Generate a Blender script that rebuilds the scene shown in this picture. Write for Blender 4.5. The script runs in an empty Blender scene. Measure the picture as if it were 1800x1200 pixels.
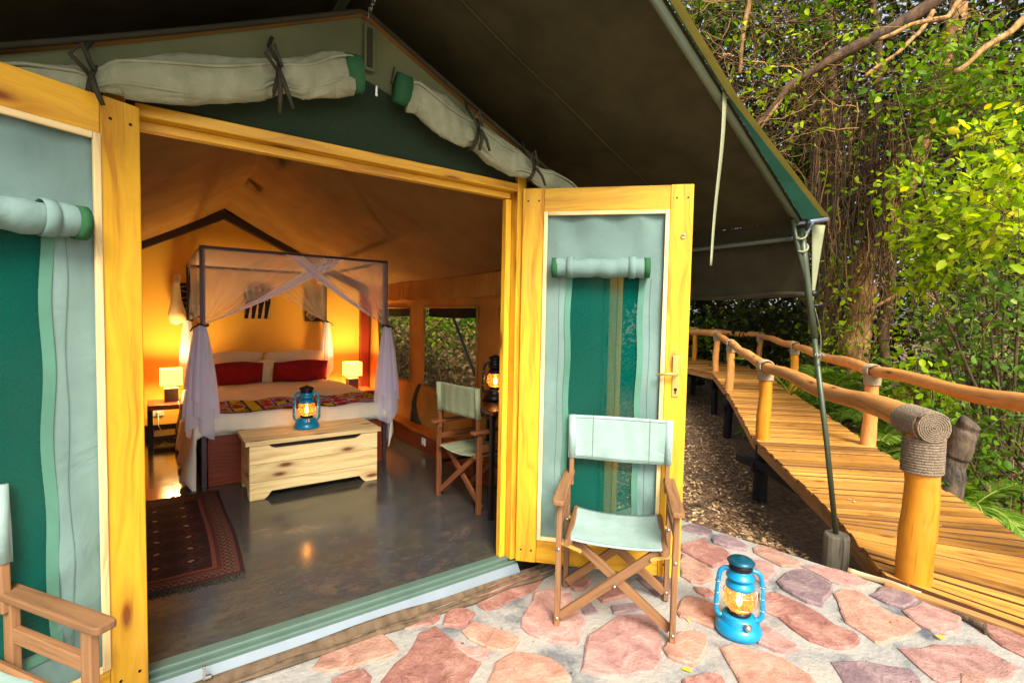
import bpy, math, random
import numpy as np
from mathutils import Vector, Matrix
from math import sin, cos, pi, radians, atan2, sqrt

random.seed(7); rng = np.random.default_rng(11)
scene = bpy.context.scene
COL = scene.collection

# ------------------------------------------------------------------ camera
YAW, PITCH, ROLL = radians(35.467), radians(2.852), radians(1.183)
_f = Vector((sin(YAW)*cos(PITCH), cos(YAW)*cos(PITCH), -sin(PITCH)))
_r = Vector((cos(YAW), -sin(YAW), 0)); _d = _f.cross(_r)
_r2 = cos(ROLL)*_r - sin(ROLL)*_d; _d2 = sin(ROLL)*_r + cos(ROLL)*_d
cam_data = bpy.data.cameras.new('camera')
cam = bpy.data.objects.new('camera', cam_data); COL.objects.link(cam)
cam.matrix_world = Matrix(((_r2.x, -_d2.x, -_f.x, 0), (_r2.y, -_d2.y, -_f.y, 0), (_r2.z, -_d2.z, -_f.z, 1.40), (0, 0, 0, 1)))
cam_data.sensor_fit = 'HORIZONTAL'; cam_data.sensor_width = 36; cam_data.lens = 876.85/1800*36
cam_data.clip_start = .05; cam_data.clip_end = 600
scene.camera = cam

# ------------------------------------------------------------------ sky, sun, exposure
SUN_EL, SUN_AZ = radians(44), radians(200)      # azimuth clockwise from +Y
w = bpy.data.worlds.new('World'); scene.world = w; w.use_nodes = True
wn = w.node_tree.nodes; wl = w.node_tree.links
sky = wn.new('ShaderNodeTexSky'); sky.sky_type = 'NISHITA'; sky.sun_disc = False
sky.sun_elevation = SUN_EL; sky.sun_rotation = SUN_AZ; sky.air_density = 1.0; sky.dust_density = 3.0; sky.ozone_density = .6
wn['Background'].inputs['Strength'].default_value = .15
hs = wn.new('ShaderNodeHueSaturation'); hs.inputs['Saturation'].default_value = .4; hs.inputs['Value'].default_value = 1.0   # thin bright overcast
wl.new(sky.outputs[0], hs.inputs['Color']); wl.new(hs.outputs[0], wn['Background'].inputs['Color'])
sd = bpy.data.lights.new('sun', 'SUN'); sd.energy = 3.0; sd.angle = radians(24); sd.color = (1, .95, .86)
sun = bpy.data.objects.new('sun', sd); COL.objects.link(sun)
_sv = Vector((sin(SUN_AZ)*cos(SUN_EL), cos(SUN_AZ)*cos(SUN_EL), sin(SUN_EL)))
sun.rotation_euler = _sv.to_track_quat('Z', 'Y').to_euler()
vs = scene.view_settings
vs.view_transform = 'Standard'; vs.look = 'None'; vs.gamma = 1; vs.use_curve_mapping = False
vs.exposure = 1.08
scene.cycles.max_bounces = 10; scene.cycles.transparent_max_bounces = 24
scene.cycles.diffuse_bounces = 5; scene.cycles.sample_clamp_indirect = 6
scene.cycles.use_denoising = True

# ------------------------------------------------------------------ materials
def lin(c):
    return tuple((x/12.92 if x <= .04045 else ((x+.055)/1.055)**2.4) for x in [v/255 for v in c]) + (1,)
class NT:
    def __init__(s, name):
        s.m = bpy.data.materials.new(name); s.m.use_nodes = True
        s.n = s.m.node_tree.nodes; s.l = s.m.node_tree.links
        s.b = s.n['Principled BSDF']; s.out = s.n['Material Output']
    def new(s, t, ins=None, **kw):
        x = s.n.new(t)
        for k, v in kw.items(): setattr(x, k, v)
        for k, v in (ins or {}).items():
            if isinstance(v, bpy.types.NodeSocket): s.l.new(v, x.inputs[k])
            else: x.inputs[k].default_value = v
        return x
    def uv(s): return s.new('ShaderNodeUVMap').outputs[0]
    def objc(s): return s.new('ShaderNodeTexCoord').outputs['Object']
    def map(s, vec, sc=(1, 1, 1), loc=(0, 0, 0)):
        return s.new('ShaderNodeMapping', {'Vector': vec, 'Scale': sc, 'Location': loc}).outputs[0]
    def noise(s, vec, scale, detail=3, rough=.55, dist=0):
        return s.new('ShaderNodeTexNoise', {'Vector': vec, 'Scale': scale, 'Detail': detail, 'Roughness': rough, 'Distortion': dist}).outputs[0]
    def ramp(s, fac, stops):
        r = s.new('ShaderNodeValToRGB', {'Fac': fac}); e = r.color_ramp.elements
        while len(e) < len(stops): e.new(.5)
        for i, (p, c) in enumerate(stops):
            e[i].position = p; e[i].color = c if len(c) == 4 else (*c, 1)
        return r.outputs[0]
    def mix(s, fac, a, b, mode='MIX'):
        x = s.n.new('ShaderNodeMix'); x.data_type = 'RGBA'; x.blend_type = mode
        for i, v in ((0, fac), (6, a), (7, b)):
            if isinstance(v, bpy.types.NodeSocket): s.l.new(v, x.inputs[i])
            else: x.inputs[i].default_value = v if i == 0 or len(v) == 4 else (*v, 1)
        return x.outputs[2]
    def math(s, op, a, b=0.0):
        x = s.n.new('ShaderNodeMath'); x.operation = op
        for i, v in ((0, a), (1, b)):
            if isinstance(v, bpy.types.NodeSocket): s.l.new(v, x.inputs[i])
            else: x.inputs[i].default_value = v
        return x.outputs[0]
    def rnd(s): return s.new('ShaderNodeObjectInfo').outputs['Random']
    def col(s, c): 
        if isinstance(c, bpy.types.NodeSocket): s.l.new(c, s.b.inputs['Base Color'])
        else: s.b.inputs['Base Color'].default_value = c
    def rough(s, r):
        if isinstance(r, bpy.types.NodeSocket): s.l.new(r, s.b.inputs['Roughness'])
        else: s.b.inputs['Roughness'].default_value = r
    def bump(s, h, strength=.3, dist=.01):
        x = s.new('ShaderNodeBump', {'Height': h, 'Strength': strength, 'Distance': dist})
        s.l.new(x.outputs[0], s.b.inputs['Normal'])
    def surf(s, sh): s.l.new(sh, s.out.inputs[0])
M = {}
def wood(name, c1, c2, c3=None, rough=.45, gu=2.0, gv=34, knots=0, vary=.25, coat=0, spread=.35, spec=.25, crack=0):
    t = NT(name); uv = t.uv()
    rnd = t.rnd()
    off = t.new('ShaderNodeCombineXYZ', {'X': t.math('MULTIPLY', rnd, 37.0), 'Y': t.math('MULTIPLY', rnd, 53.0)}).outputs[0]
    v = t.new('ShaderNodeVectorMath', {0: uv, 1: off}, operation='ADD').outputs[0]
    warp = t.noise(t.map(v, (1.6, 5, 1)), 1.0, 2)
    v2 = t.new('ShaderNodeVectorMath', {0: t.map(v, (gu, gv, 1)), 1: t.new('ShaderNodeCombineXYZ', {'Y': t.math('MULTIPLY', warp, 5.0)}).outputs[0]}, operation='ADD').outputs[0]
    g = t.noise(v2, 1.0, 4, .6)
    c = t.ramp(g, [(.34, c1), (.52, tuple((a*.65+b*.35) for a, b in zip(c1, c2))), (.68, c2)])
    big = t.noise(t.map(v, (.9, 4, 1)), 1.0, 2)
    c = t.mix(t.math('MULTIPLY', big, vary), c, c3 or c1, 'MIX')
    if knots:
        vo = t.new('ShaderNodeTexVoronoi', {'Vector': t.map(v, (2.3, 7.0, 1)), 'Scale': 1.0, 'Randomness': 1.0}, voronoi_dimensions='2D')
        d = vo.outputs['Distance']; d = t.math('ADD', d, t.math('MULTIPLY', t.math('SUBTRACT', g, .5), .12))
        sel = t.math('GREATER_THAN', t.new('ShaderNodeSeparateColor', {0: vo.outputs['Color']}).outputs[0], 1-knots)
        k = t.math('MULTIPLY', t.ramp(d, [(.06, (1, 1, 1, 1)), (.11, (.6, .6, .6, 1)), (.16, (.25, .25, .25, 1)), (.34, (0, 0, 0, 1))]), sel)
        c = t.mix(t.math('MULTIPLY', k, .95), c, lin((116, 50, 14)))
    if crack:
        cn = t.noise(t.map(v, (3.0, 60, 1)), 1.0, 2, .5, .4)
        c = t.mix(t.math('MULTIPLY', t.ramp(cn, [(.64, (0, 0, 0, 1)), (.72, (1, 1, 1, 1))]), crack), c, lin((52, 28, 12)))
        st = t.noise(t.map(v, (5, 9, 1)), 1.0, 4, .65)
        gw_ = t.noise(t.map(v, (2.2, 4, 1)), 1.0, 5, .7)
        c = t.mix(t.math('MULTIPLY', t.ramp(gw_, [(.56, (0, 0, 0, 1)), (.7, (1, 1, 1, 1))]), crack*.5), c, lin((176, 146, 108)))
        c = t.mix(t.math('MULTIPLY', t.ramp(st, [(.52, (0, 0, 0, 1)), (.72, (1, 1, 1, 1))]), crack*.6), c, lin((96, 56, 24)))
    hv = t.math('MULTIPLY', t.math('SUBTRACT', rnd, .5), spread)
    c = t.new('ShaderNodeHueSaturation', {'Color': c, 'Value': t.math('ADD', hv, 1.0)}).outputs[0]
    t.col(c); t.rough(rough); t.bump(g, .25, .002)
    if coat: t.b.inputs['Coat Weight'].default_value = coat; t.b.inputs['Coat Roughness'].default_value = .25
    t.b.inputs['Specular IOR Level'].default_value = spec
    M[name] = t.m
wood('pine', lin((220, 166, 34)), lin((166, 98, 10)), lin((230, 184, 62)), .45, gu=1.3, gv=26, knots=.36, vary=.4, coat=.06, crack=.25)
wood('pine_pale', lin((246, 218, 150)), lin((196, 146, 78)), lin((250, 230, 180)), .5, gu=1.4, gv=30, knots=.34, vary=.4)
wood('plank', lin((208, 142, 58)), lin((134, 78, 24)), lin((216, 160, 82)), .5, gu=1.6, gv=40, knots=.08, vary=.5, spread=.8, crack=.7)
wood('teak', lin((136, 94, 58)), lin((78, 48, 28)), lin((164, 124, 86)), .6, gu=3, gv=60, vary=.5)
wood('teak_dark', lin((126, 74, 42)), lin((78, 42, 22)), lin((140, 90, 56)), .5, gu=3, gv=70)
wood('mahogany', lin((142, 62, 32)), lin((92, 34, 16)), lin((158, 76, 42)), .35, gv=50)
wood('dark_wood', lin((52, 26, 14)), lin((26, 12, 8)), None, .35, gv=40)
wood('ledge_wood', lin((176, 96, 34)), lin((100, 44, 14)), None, .3, gv=40)
wood('log', lin((218, 146, 70)), lin((182, 100, 34)), lin((226, 168, 100)), .5, gu=1.4, gv=14, knots=.12, vary=.6, coat=.04, crack=.55)
wood('log_orange', lin((222, 142, 28)), lin((194, 104, 12)), lin((230, 160, 48)), .45, gu=1.4, gv=14, knots=.10, vary=.6, coat=.08, crack=.5)
wood('old_stump', lin((120, 112, 92)), lin((44, 38, 30)), lin((150, 140, 116)), .9, gu=2.5, gv=30, vary=.4)
wood('tarred', lin((34, 32, 34)), lin((14, 13, 14)), None, .7, gv=20)
wood('fascia', lin((196, 136, 78)), lin((120, 76, 40)), lin((210, 160, 100)), .6, gv=26, vary=.5)
wood('grey_stick', lin((196, 172, 132)), lin((130, 104, 72)), None, .75, gv=30)

def fabric(name, c, c2=None, rough=.85, trans=0, scale=5, bump=.25, fine=120, wr=0, ws=9):
    t = NT(name); o = t.objc()
    n = t.noise(o, scale, 4)
    col = t.mix(t.ramp(n, [(.3, (0, 0, 0, 1)), (.7, (1, 1, 1, 1))]), c, c2 or tuple(x*.8 for x in c[:3])+(1,))
    t.col(col); t.rough(rough)
    t.b.inputs['Specular IOR Level'].default_value = .2
    h = t.noise(o, fine, 2)
    if wr:
        w1 = t.new('ShaderNodeTexWave', {'Vector': o, 'Scale': ws*.35, 'Distortion': 7.0, 'Detail': 2.0, 'Detail Scale': .8}).outputs['Fac']
        w2 = t.noise(o, ws, 3, .5, 1.2)
        hh = t.math('ADD', t.math('MULTIPLY', w1, .5), w2)
        b1 = t.new('ShaderNodeBump', {'Height': hh, 'Strength': wr, 'Distance': .02})
        b2 = t.new('ShaderNodeBump', {'Height': h, 'Strength': bump, 'Distance': .002, 'Normal': b1.outputs[0]}); t.l.new(b2.outputs[0], t.b.inputs['Normal'])
    else: t.bump(h, bump, .002)
    if trans:
        tr = t.new('ShaderNodeBsdfTranslucent', {'Color': col})
        ms = t.new('ShaderNodeMixShader', {0: trans, 1: t.b.outputs[0], 2: tr.outputs[0]})
        t.surf(ms.outputs[0])
    M[name] = t.m
fabric('fly_cloth', lin((76, 73, 47)), lin((60, 58, 37)), wr=.35, ws=3)
fabric('fly_hem', lin((118, 106, 44)), lin((98, 88, 36)), trans=.35)
fabric('fly_teal', lin((48, 94, 74)), lin((38, 78, 60)), trans=.4)
fabric('valance', lin((72, 68, 48)), lin((58, 54, 38)), wr=.35, ws=4)
fabric('gable_canvas', lin((110, 114, 78)), lin((92, 98, 66)), scale=3, wr=.25, ws=5)
fabric('roll_canvas', lin((150, 152, 122)), lin((118, 122, 94)), scale=7, wr=.6, ws=11)
fabric('green_trim', lin((48, 96, 58)), lin((36, 78, 46)), wr=.5)
fabric('door_canvas', lin((122, 148, 138)), lin((104, 129, 120)), scale=3, trans=.1, wr=.35, ws=6)
fabric('stitch', lin((104, 128, 118)))
fabric('mint_canvas', lin((150, 172, 162)), lin((134, 156, 146)), scale=6, wr=.22, ws=9)
fabric('sage_canvas', lin((150, 156, 122)), lin((132, 140, 108)), scale=4, wr=.25)
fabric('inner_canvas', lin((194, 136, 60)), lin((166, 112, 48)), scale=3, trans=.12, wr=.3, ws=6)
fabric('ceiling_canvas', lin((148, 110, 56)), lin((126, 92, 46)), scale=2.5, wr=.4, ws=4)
fabric('mud_flap', lin((112, 92, 70)), lin((78, 64, 48)), scale=12, wr=.6, ws=14)
fabric('strap', lin((62, 60, 44)), lin((50, 48, 36)))
fabric('tape', lin((146, 148, 112)), lin((128, 132, 98)))
fabric('bed_linen', lin((238, 230, 208)), lin((226, 218, 194)), scale=6, wr=.3)
fabric('pillow_white', lin((226, 206, 164)), lin((214, 192, 150)), scale=6)
fabric('red_cloth', lin((150, 26, 24)), lin((122, 18, 18)), scale=8)
fabric('grass_cloth', lin((94, 128, 36)))
def plain(name, c, rough=.5, metal=0, noise=0, scale=20, spec=None, coat=0, chip=0):
    t = NT(name)
    if noise:
        n = t.noise(t.objc(), scale, 4)
        cc = t.mix(t.math('MULTIPLY', n, noise), c, tuple(x*.35 for x in c[:3])+(1,))
        if chip: cc = t.mix(t.ramp(t.noise(t.objc(), 42, 5, .7), [(.62, (0, 0, 0, 1)), (.66, (1, 1, 1, 1))]), cc, lin((72, 46, 34)))
        t.col(cc)
        t.bump(n, .15, .002)
    else: t.col(c)
    t.rough(rough); t.b.inputs['Metallic'].default_value = metal
    if coat: t.b.inputs['Coat Weight'].default_value = coat
    M[name] = t.m
plain('tube_green', lin((112, 128, 104)), .38, .25, .35, 14)
plain('pole_green', lin((74, 84, 62)), .4, .2, .4, 14)
plain('tube_steel', lin((150, 162, 176)), .35, .6, .3)
plain('black_iron', lin((26, 24, 24)), .4, .3, .3)
plain('steel', lin((190, 188, 180)), .3, .9)
plain('brass', lin((214, 180, 96)), .4, .55, .2)
plain('white_plastic', lin((225, 222, 212)), .45)
plain('lamp_base', lin((62, 44, 34)), .5, 0, .4)
plain('blue_paint', lin((2, 140, 186)), .32, .1, .25, 30, coat=.3, chip=1)
plain('blue_lid', lin((14, 84, 104)), .35, .3, .4, 30)
plain('black_paint', lin((38, 32, 32)), .35, .3, .3, 30)
plain('sill_green', lin((88, 112, 98)), .45, 0, .6, 7)
plain('sill_pale', lin((128, 140, 146)), .5, 0, .5, 6)
plain('truss', lin((40, 18, 10)), .5, 0, .4)
plain('red_post', lin((120, 40, 18)), .4, 0, .4, 12)
plain('slot_shade', lin((40, 26, 16)), .8)
plain('green_post', lin((40, 92, 60)), .6, 0, .3)
plain('purple_pipe', lin((76, 56, 66)), .4, .2)

def screen(name, c, alpha, scale=0):
    t = NT(name)
    tr = t.new('ShaderNodeBsdfTransparent')
    df = t.new('ShaderNodeBsdfDiffuse', {'Color': c}); tl = t.new('ShaderNodeBsdfTranslucent', {'Color': c})
    m1 = t.new('ShaderNodeMixShader', {0: .45, 1: df.outputs[0], 2: tl.outputs[0]})
    fac = alpha
    if scale:
        n = t.noise(t.map(t.uv(), (scale, scale*.35, 1)), 1.0, 2)
        fac = t.math('ADD', t.math('MULTIPLY', t.math('SUBTRACT', n, .5), .35), alpha)
    m2 = t.new('ShaderNodeMixShader', {0: fac, 1: tr.outputs[0], 2: m1.outputs[0]})
    t.surf(m2.outputs[0]); M[name] = t.m
screen('door_mesh', lin((4, 100, 86)), .78, 260)
screen('window_mesh', lin((40, 42, 32)), .42, 90)
screen('net_tail', lin((244, 242, 255)), .74)
screen('gable_mesh', lin((48, 70, 54)), .95, 200)
screen('net', lin((240, 236, 250)), .30)
screen('net_dense', lin((244, 240, 254)), .93)

def emit(name, c, s):
    t = NT(name); e = t.new('ShaderNodeEmission', {'Color': c, 'Strength': s}); t.surf(e.outputs[0]); M[name] = t.m
emit('flame', (1, .62, .2, 1), 26)
t = NT('lamp_shade')
tr = t.new('ShaderNodeBsdfTranslucent', {'Color': lin((250, 180, 70))}); df = t.new('ShaderNodeBsdfDiffuse', {'Color': lin((245, 190, 90))})
m1 = t.new('ShaderNodeMixShader', {0: .6, 1: df.outputs[0], 2: tr.outputs[0]})
em = t.new('ShaderNodeEmission', {'Color': (1, .64, .16, 1), 'Strength': .9})
ad = t.new('ShaderNodeAddShader', {0: m1.outputs[0], 1: em.outputs[0]}); t.surf(ad.outputs[0]); M['lamp_shade'] = t.m
t = NT('globe_glass')
tr = t.new('ShaderNodeBsdfTransparent', {'Color': (1, .66, .36, 1)}); gl = t.new('ShaderNodeBsdfGlossy', {'Roughness': .06})
tl = t.new('ShaderNodeBsdfTranslucent', {'Color': (1, .36, .08, 1)})
m1 = t.new('ShaderNodeMixShader', {0: .3, 1: tr.outputs[0], 2: tl.outputs[0]})
m2 = t.new('ShaderNodeMixShader', {0: .07, 1: m1.outputs[0], 2: gl.outputs[0]}); t.surf(m2.outputs[0]); M['globe_glass'] = t.m

# plaster wall
t = NT('plaster'); n = t.noise(t.objc(), 2.2, 5)
t.col(t.mix(n, lin((232, 184, 74)), lin((222, 170, 62)))); t.rough(.85); t.bump(t.noise(t.objc(), 26, 4), .2, .006); M['plaster'] = t.m
# polished concrete floor
t = NT('polished_floor'); o = t.objc()
a = t.noise(t.map(o, (1, 1.3, 1)), 1.3, 8, .7, .25); b = t.noise(t.map(o, (1, 2.4, 1)), 7.5, 7, .75, .2)
c = t.ramp(a, [(.3, lin((36, 34, 33))), (.45, lin((72, 68, 56))), (.53, lin((58, 58, 58))), (.62, lin((90, 76, 62))), (.74, lin((122, 92, 72)))])
c = t.mix(t.ramp(b, [(.42, (0, 0, 0, 1)), (.68, (.75, .75, .75, 1))]), c, lin((46, 46, 46)))
t.col(c); t.rough(t.ramp(b, [(.3, (.10, .10, .10, 1)), (.8, (.26, .26, .26, 1))])); t.bump(b, .03, .002)
t.b.inputs['Specular IOR Level'].default_value = .6; M['polished_floor'] = t.m
# mortar and stones
t = NT('mortar'); o = t.objc()
a = t.noise(o, 3.2, 6, .65, .3); b = t.noise(o, 40, 3)
c = t.ramp(a, [(.34, lin((76, 86, 96))), (.42, lin((142, 142, 138))), (.48, lin((166, 162, 153))), (.66, lin((184, 176, 160)))])
c = t.mix(t.math('MULTIPLY', t.noise(o, 90, 4, .7), .55), c, lin((112, 104, 92)))
t.col(c); t.rough(.75); t.bump(t.math('ADD', t.math('MULTIPLY', a, .7), t.math('MULTIPLY', b, .5)), .8, .016); M['mortar'] = t.m
for nm, ca, cb, cc in (('stone_red', (154, 106, 92), (118, 74, 66), (182, 140, 122)), ('stone_orange', (178, 134, 112), (150, 106, 88), (194, 158, 136)),
                       ('stone_pink', (170, 128, 116), (136, 96, 90), (190, 154, 140)), ('stone_violet', (132, 108, 108), (104, 84, 88), (158, 132, 126))):
    t = NT(nm); o = t.objc()
    a = t.noise(o, 9, 6, .68, .5); b = t.noise(o, 55, 4, .7)
    c = t.ramp(a, [(.3, lin(cb)), (.5, lin(ca)), (.68, lin(cc))])
    c = t.mix(t.ramp(b, [(.55, (0, 0, 0, 1)), (.75, (.5, .5, .5, 1))]), c, lin((180, 156, 142)))
    hv = t.math('ADD', t.math('MULTIPLY', t.math('SUBTRACT', t.rnd(), .5), .3), 1.0)
    c = t.new('ShaderNodeHueSaturation', {'Color': c, 'Value': hv}).outputs[0]
    t.col(c); t.rough(.55); t.bump(t.math('ADD', a, t.math('MULTIPLY', b, .4)), .9, .016); M[nm] = t.m
# forest floor
t = NT('mulch'); o = t.objc()
a = t.noise(o, 14, 6, .75); b = t.noise(o, 1.2, 3)
c = t.ramp(a, [(.3, lin((56, 40, 30))), (.5, lin((112, 84, 60))), (.72, lin((176, 144, 104)))])
t.col(t.mix(t.math('MULTIPLY', b, .5), c, lin((52, 40, 26)))); t.rough(.95); t.bump(a, .8, .03); M['mulch'] = t.m
# rope, bark
t = NT('rope'); uv = t.uv()
a = t.noise(t.map(uv, (160, 60, 1)), 1.0, 3); 
t.col(t.ramp(a, [(.3, lin((70, 56, 42))), (.65, lin((148, 130, 104)))])); t.rough(.95); t.bump(a, .6, .004); M['rope'] = t.m
t = NT('rope_pale'); a = t.noise(t.map(t.uv(), (160, 60, 1)), 1.0, 3)
t.col(t.ramp(a, [(.3, lin((122, 104, 76))), (.65, lin((184, 166, 132)))])); t.rough(.95); t.bump(a, .6, .004); M['rope_pale'] = t.m
for nm, c1, c2 in (('bark', (98, 70, 40), (40, 28, 18)), ('bark_light', (186, 140, 78), (92, 62, 30)), ('bark_grey', (104, 86, 64), (24, 19, 14))):
    t = NT(nm); a = t.noise(t.map(t.objc(), (9, 9, 3)), 1.0, 6, .7, .4)
    t.col(t.ramp(a, [(.35, lin(c2)), (.62, lin(c1))])); t.rough(.9); t.bump(a, .8, .03); M[nm] = t.m
# leaves: tint attribute drives leaf hue from leaf to leaf
def leafmat(name, stops, trans=.4, rough=.55, spec=.15):
    t = NT(name); at = t.new('ShaderNodeAttribute', attribute_name='tint').outputs['Fac']
    c = t.ramp(at, [(p, lin(k)) for p, k in stops])
    t.col(c); t.rough(rough); t.b.inputs['Specular IOR Level'].default_value = spec
    c2 = t.new('ShaderNodeHueSaturation', {'Color': c, 'Saturation': 1.1, 'Value': 1.5}).outputs[0]
    tl = t.new('ShaderNodeBsdfTranslucent', {'Color': c2})
    ms = t.new('ShaderNodeMixShader', {0: trans, 1: t.b.outputs[0], 2: tl.outputs[0]}); t.surf(ms.outputs[0]); M[name] = t.m
leafmat('leaf_bright', [(0, (84, 122, 12)), (.5, (140, 168, 16)), (.85, (190, 204, 42)), (1, (214, 196, 46))], .45)
leafmat('leaf_mid', [(0, (46, 82, 14)), (.5, (86, 124, 22)), (.85, (134, 162, 38)), (1, (172, 162, 44))])
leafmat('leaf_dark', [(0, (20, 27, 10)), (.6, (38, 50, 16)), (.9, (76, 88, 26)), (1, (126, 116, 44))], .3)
leafmat('leaf_cool', [(0, (58, 94, 28)), (.6, (104, 138, 48)), (1, (164, 182, 86))])
leafmat('leaf_palm', [(0, (70, 104, 28)), (.6, (116, 146, 46)), (1, (184, 192, 96))], .35)
t = NT('plank_side_shade'); t.col(lin((100, 64, 32))); t.rough(.9); M['plank_side_shade'] = t.m  # weathered plank sides, with the shade of the gaps put into the dark colour
leafmat('leaf_dry', [(0, (84, 62, 36)), (.5, (140, 112, 66)), (.85, (184, 152, 98)), (1, (206, 182, 130))], .25, .7)
leafmat('leaf_litter', [(0, (70, 48, 34)), (.4, (126, 94, 64)), (.75, (184, 152, 108)), (.96, (222, 200, 156)), (1, (150, 160, 60))], .1, .7)
leafmat('leaf_fallen', [(0, (206, 190, 40)), (1, (220, 200, 60))], .1)
t = NT('twig'); at = t.new('ShaderNodeAttribute', attribute_name='tint').outputs['Fac']
t.col(t.ramp(at, [(0, lin((36, 25, 15))), (.55, lin((84, 58, 30))), (.8, lin((150, 108, 58))), (1, lin((206, 158, 88)))])); t.rough(.85); M['twig'] = t.m
t = NT('print'); at = t.new('ShaderNodeAttribute', attribute_name='paint').outputs['Color']
t.col(at); t.rough(.85); t.b.inputs['Specular IOR Level'].default_value = .15; t.bump(t.noise(t.objc(), 160, 2), .3, .003); M['print'] = t.m
wood('gloss_table', lin((70, 34, 16)), lin((38, 18, 10)), None, .12, gv=30, coat=.5)

# ------------------------------------------------------------------ mesh helpers
class MB:
    def __init__(s): s.v = []; s.f = []; s.u = []
    def add(s, vs, fs, us):
        o = len(s.v); s.v += [tuple(p) for p in vs]
        s.f += [tuple(i+o for i in f) for f in fs]; s.u += us; return s
    def box(s, c, d, ax=None):
        """centre, full size, optional 3 axis vectors; u runs along the longest side in metres"""
        ax = ax or (Vector((1, 0, 0)), Vector((0, 1, 0)), Vector((0, 0, 1)))
        c = Vector(c); h = [x/2 for x in d]; L = max(range(3), key=lambda i: d[i])
        P = []; loc = []
        for i in (-1, 1):
            for j in (-1, 1):
                for k in (-1, 1):
                    P.append(c + ax[0]*(i*h[0]) + ax[1]*(j*h[1]) + ax[2]*(k*h[2])); loc.append((i*h[0], j*h[1], k*h[2]))
        F = [(0, 1, 3, 2), (4, 6, 7, 5), (0, 4, 5, 1), (2, 3, 7, 6), (0, 2, 6, 4), (1, 5, 7, 3)]
        nrm = [0, 0, 1, 1, 2, 2]; U = []
        ou, ov = random.random()*3, random.random()*3
        for f, n in zip(F, nrm):
            o = [a for a in range(3) if a != n]
            if L in o: a = L; b = [x for x in o if x != L][0]
            else: a, b = o
            k = 1 if L in o else .05
            U.append([(loc[i][a]*k+ou, loc[i][b]+ov+n*.31) for i in f])
        return s.add(P, F, U)
    def bar(s, p, q, wd, th, up=(0, 0, 1)):
        """a rectangular stick from p to q: wd across (perpendicular to up), th along up"""
        p, q = Vector(p), Vector(q); d = q-p; z = d.normalized(); x = Vector(up).cross(z)
        if x.length < 1e-4: x = Vector((1, 0, 0))
        x.normalize(); y = z.cross(x)
        return s.box((p+q)/2, (wd, th, d.length), (x, y, z))
    def tube(s, pts, r, n=10, caps=True):
        pts = [Vector(p) for p in pts]; m = len(pts); R = r if hasattr(r, '__len__') else [r]*m
        T = [(pts[min(i+1, m-1)]-pts[max(i-1, 0)]).normalized() for i in range(m)]
        e = T[0].orthogonal().normalized(); V = []; ul = [0.]
        for i in range(m):
            e = (e - T[i]*e.dot(T[i])).normalized(); g = T[i].cross(e)
            for k in range(n):
                a = 2*pi*k/n; V.append(pts[i]+(e*cos(a)+g*sin(a))*R[i])
            if i: ul.append(ul[-1]+(pts[i]-pts[i-1]).length)
        F = []; U = []; off = random.random()*3; rr = max(R)
        for i in range(m-1):
            for k in range(n):
                k2 = (k+1) % n
                F.append((i*n+k, i*n+k2, (i+1)*n+k2, (i+1)*n+k))
                v0, v1 = 2*pi*rr*k/n, 2*pi*rr*(k+1)/n
                U.append([(ul[i]+off, v0), (ul[i]+off, v1), (ul[i+1]+off, v1), (ul[i+1]+off, v0)])
        if caps:
            for b, rev in ((0, True), ((m-1)*n, False)):
                f = tuple(b+k for k in range(n)); f = f[::-1] if rev else f
                F.append(f); U.append([(rr*.3*cos(2*pi*k/n)+off, rr*2*sin(2*pi*k/n)) for k in range(n)])
        return s.add(V, F, U)
    def lathe(s, prof, n=24, c=(0, 0, 0), sx=1, sy=1, rot=0):
        V = []; F = []; U = []; m = len(prof)
        for r, z in prof:
            for k in range(n):
                a = 2*pi*k/n+rot; V.append((c[0]+r*cos(a)*sx, c[1]+r*sin(a)*sy, c[2]+z))
        for i in range(m-1):
            for k in range(n):
                k2 = (k+1) % n; F.append((i*n+k, i*n+k2, (i+1)*n+k2, (i+1)*n+k)); U.append([(k/n, i/m)]*4)
        F.append(tuple(range(n))[::-1]); U.append([(0, 0)]*n)
        F.append(tuple((m-1)*n+k for k in range(n))); U.append([(0, 0)]*n)
        return s.add(V, F, U)
    def grid(s, fn, nu, nv, su=1, sv=1):
        V = [fn(i/nu, j/nv) for j in range(nv+1) for i in range(nu+1)]; F = []; U = []
        for j in range(nv):
            for i in range(nu):
                a = j*(nu+1)+i; F.append((a, a+1, a+nu+2, a+nu+1))
                U.append([(i/nu*su, j/nv*sv), ((i+1)/nu*su, j/nv*sv), ((i+1)/nu*su, (j+1)/nv*sv), (i/nu*su, (j+1)/nv*sv)])
        return s.add(V, F, U)
    def squash(s, y0, k): s.v = [(x, y0+(y-y0)*k, z) for x, y, z in s.v]; return s
    def poly(s, pts, th=None):
        n = len(pts); V = [Vector(p) for p in pts]; F = [tuple(range(n))]; U = [[(p.x, p.z+p.y) for p in V]]
        return s.add(V, F, U)
    def prism(s, poly, z0, z1):
        n = len(poly); V = [(x, y, z0) for x, y in poly]+[(x, y, z1) for x, y in poly]
        F = [tuple(range(n))[::-1], tuple(range(n, 2*n))]; U = [[poly[i] for i in range(n)][::-1], list(poly)]
        for i in range(n):
            j = (i+1) % n; F.append((i, j, n+j, n+i)); U.append([poly[i], poly[j], poly[j], poly[i]])
        return s.add(V, F, U)
def thing(name, label, cat, loc=(0, 0, 0), rotz=0, group=None, kind=None):
    o = bpy.data.objects.new(name, None); COL.objects.link(o); o.empty_display_size = .1
    o.location = loc; o.rotation_euler = (0, 0, rotz); tag(o, label, cat, group, kind); return o
def tag(o, label=None, cat=None, group=None, kind=None):
    if label: o['label'] = label
    if cat: o['category'] = cat
    if group: o['group'] = group
    if kind: o['kind'] = kind
    return o
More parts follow.
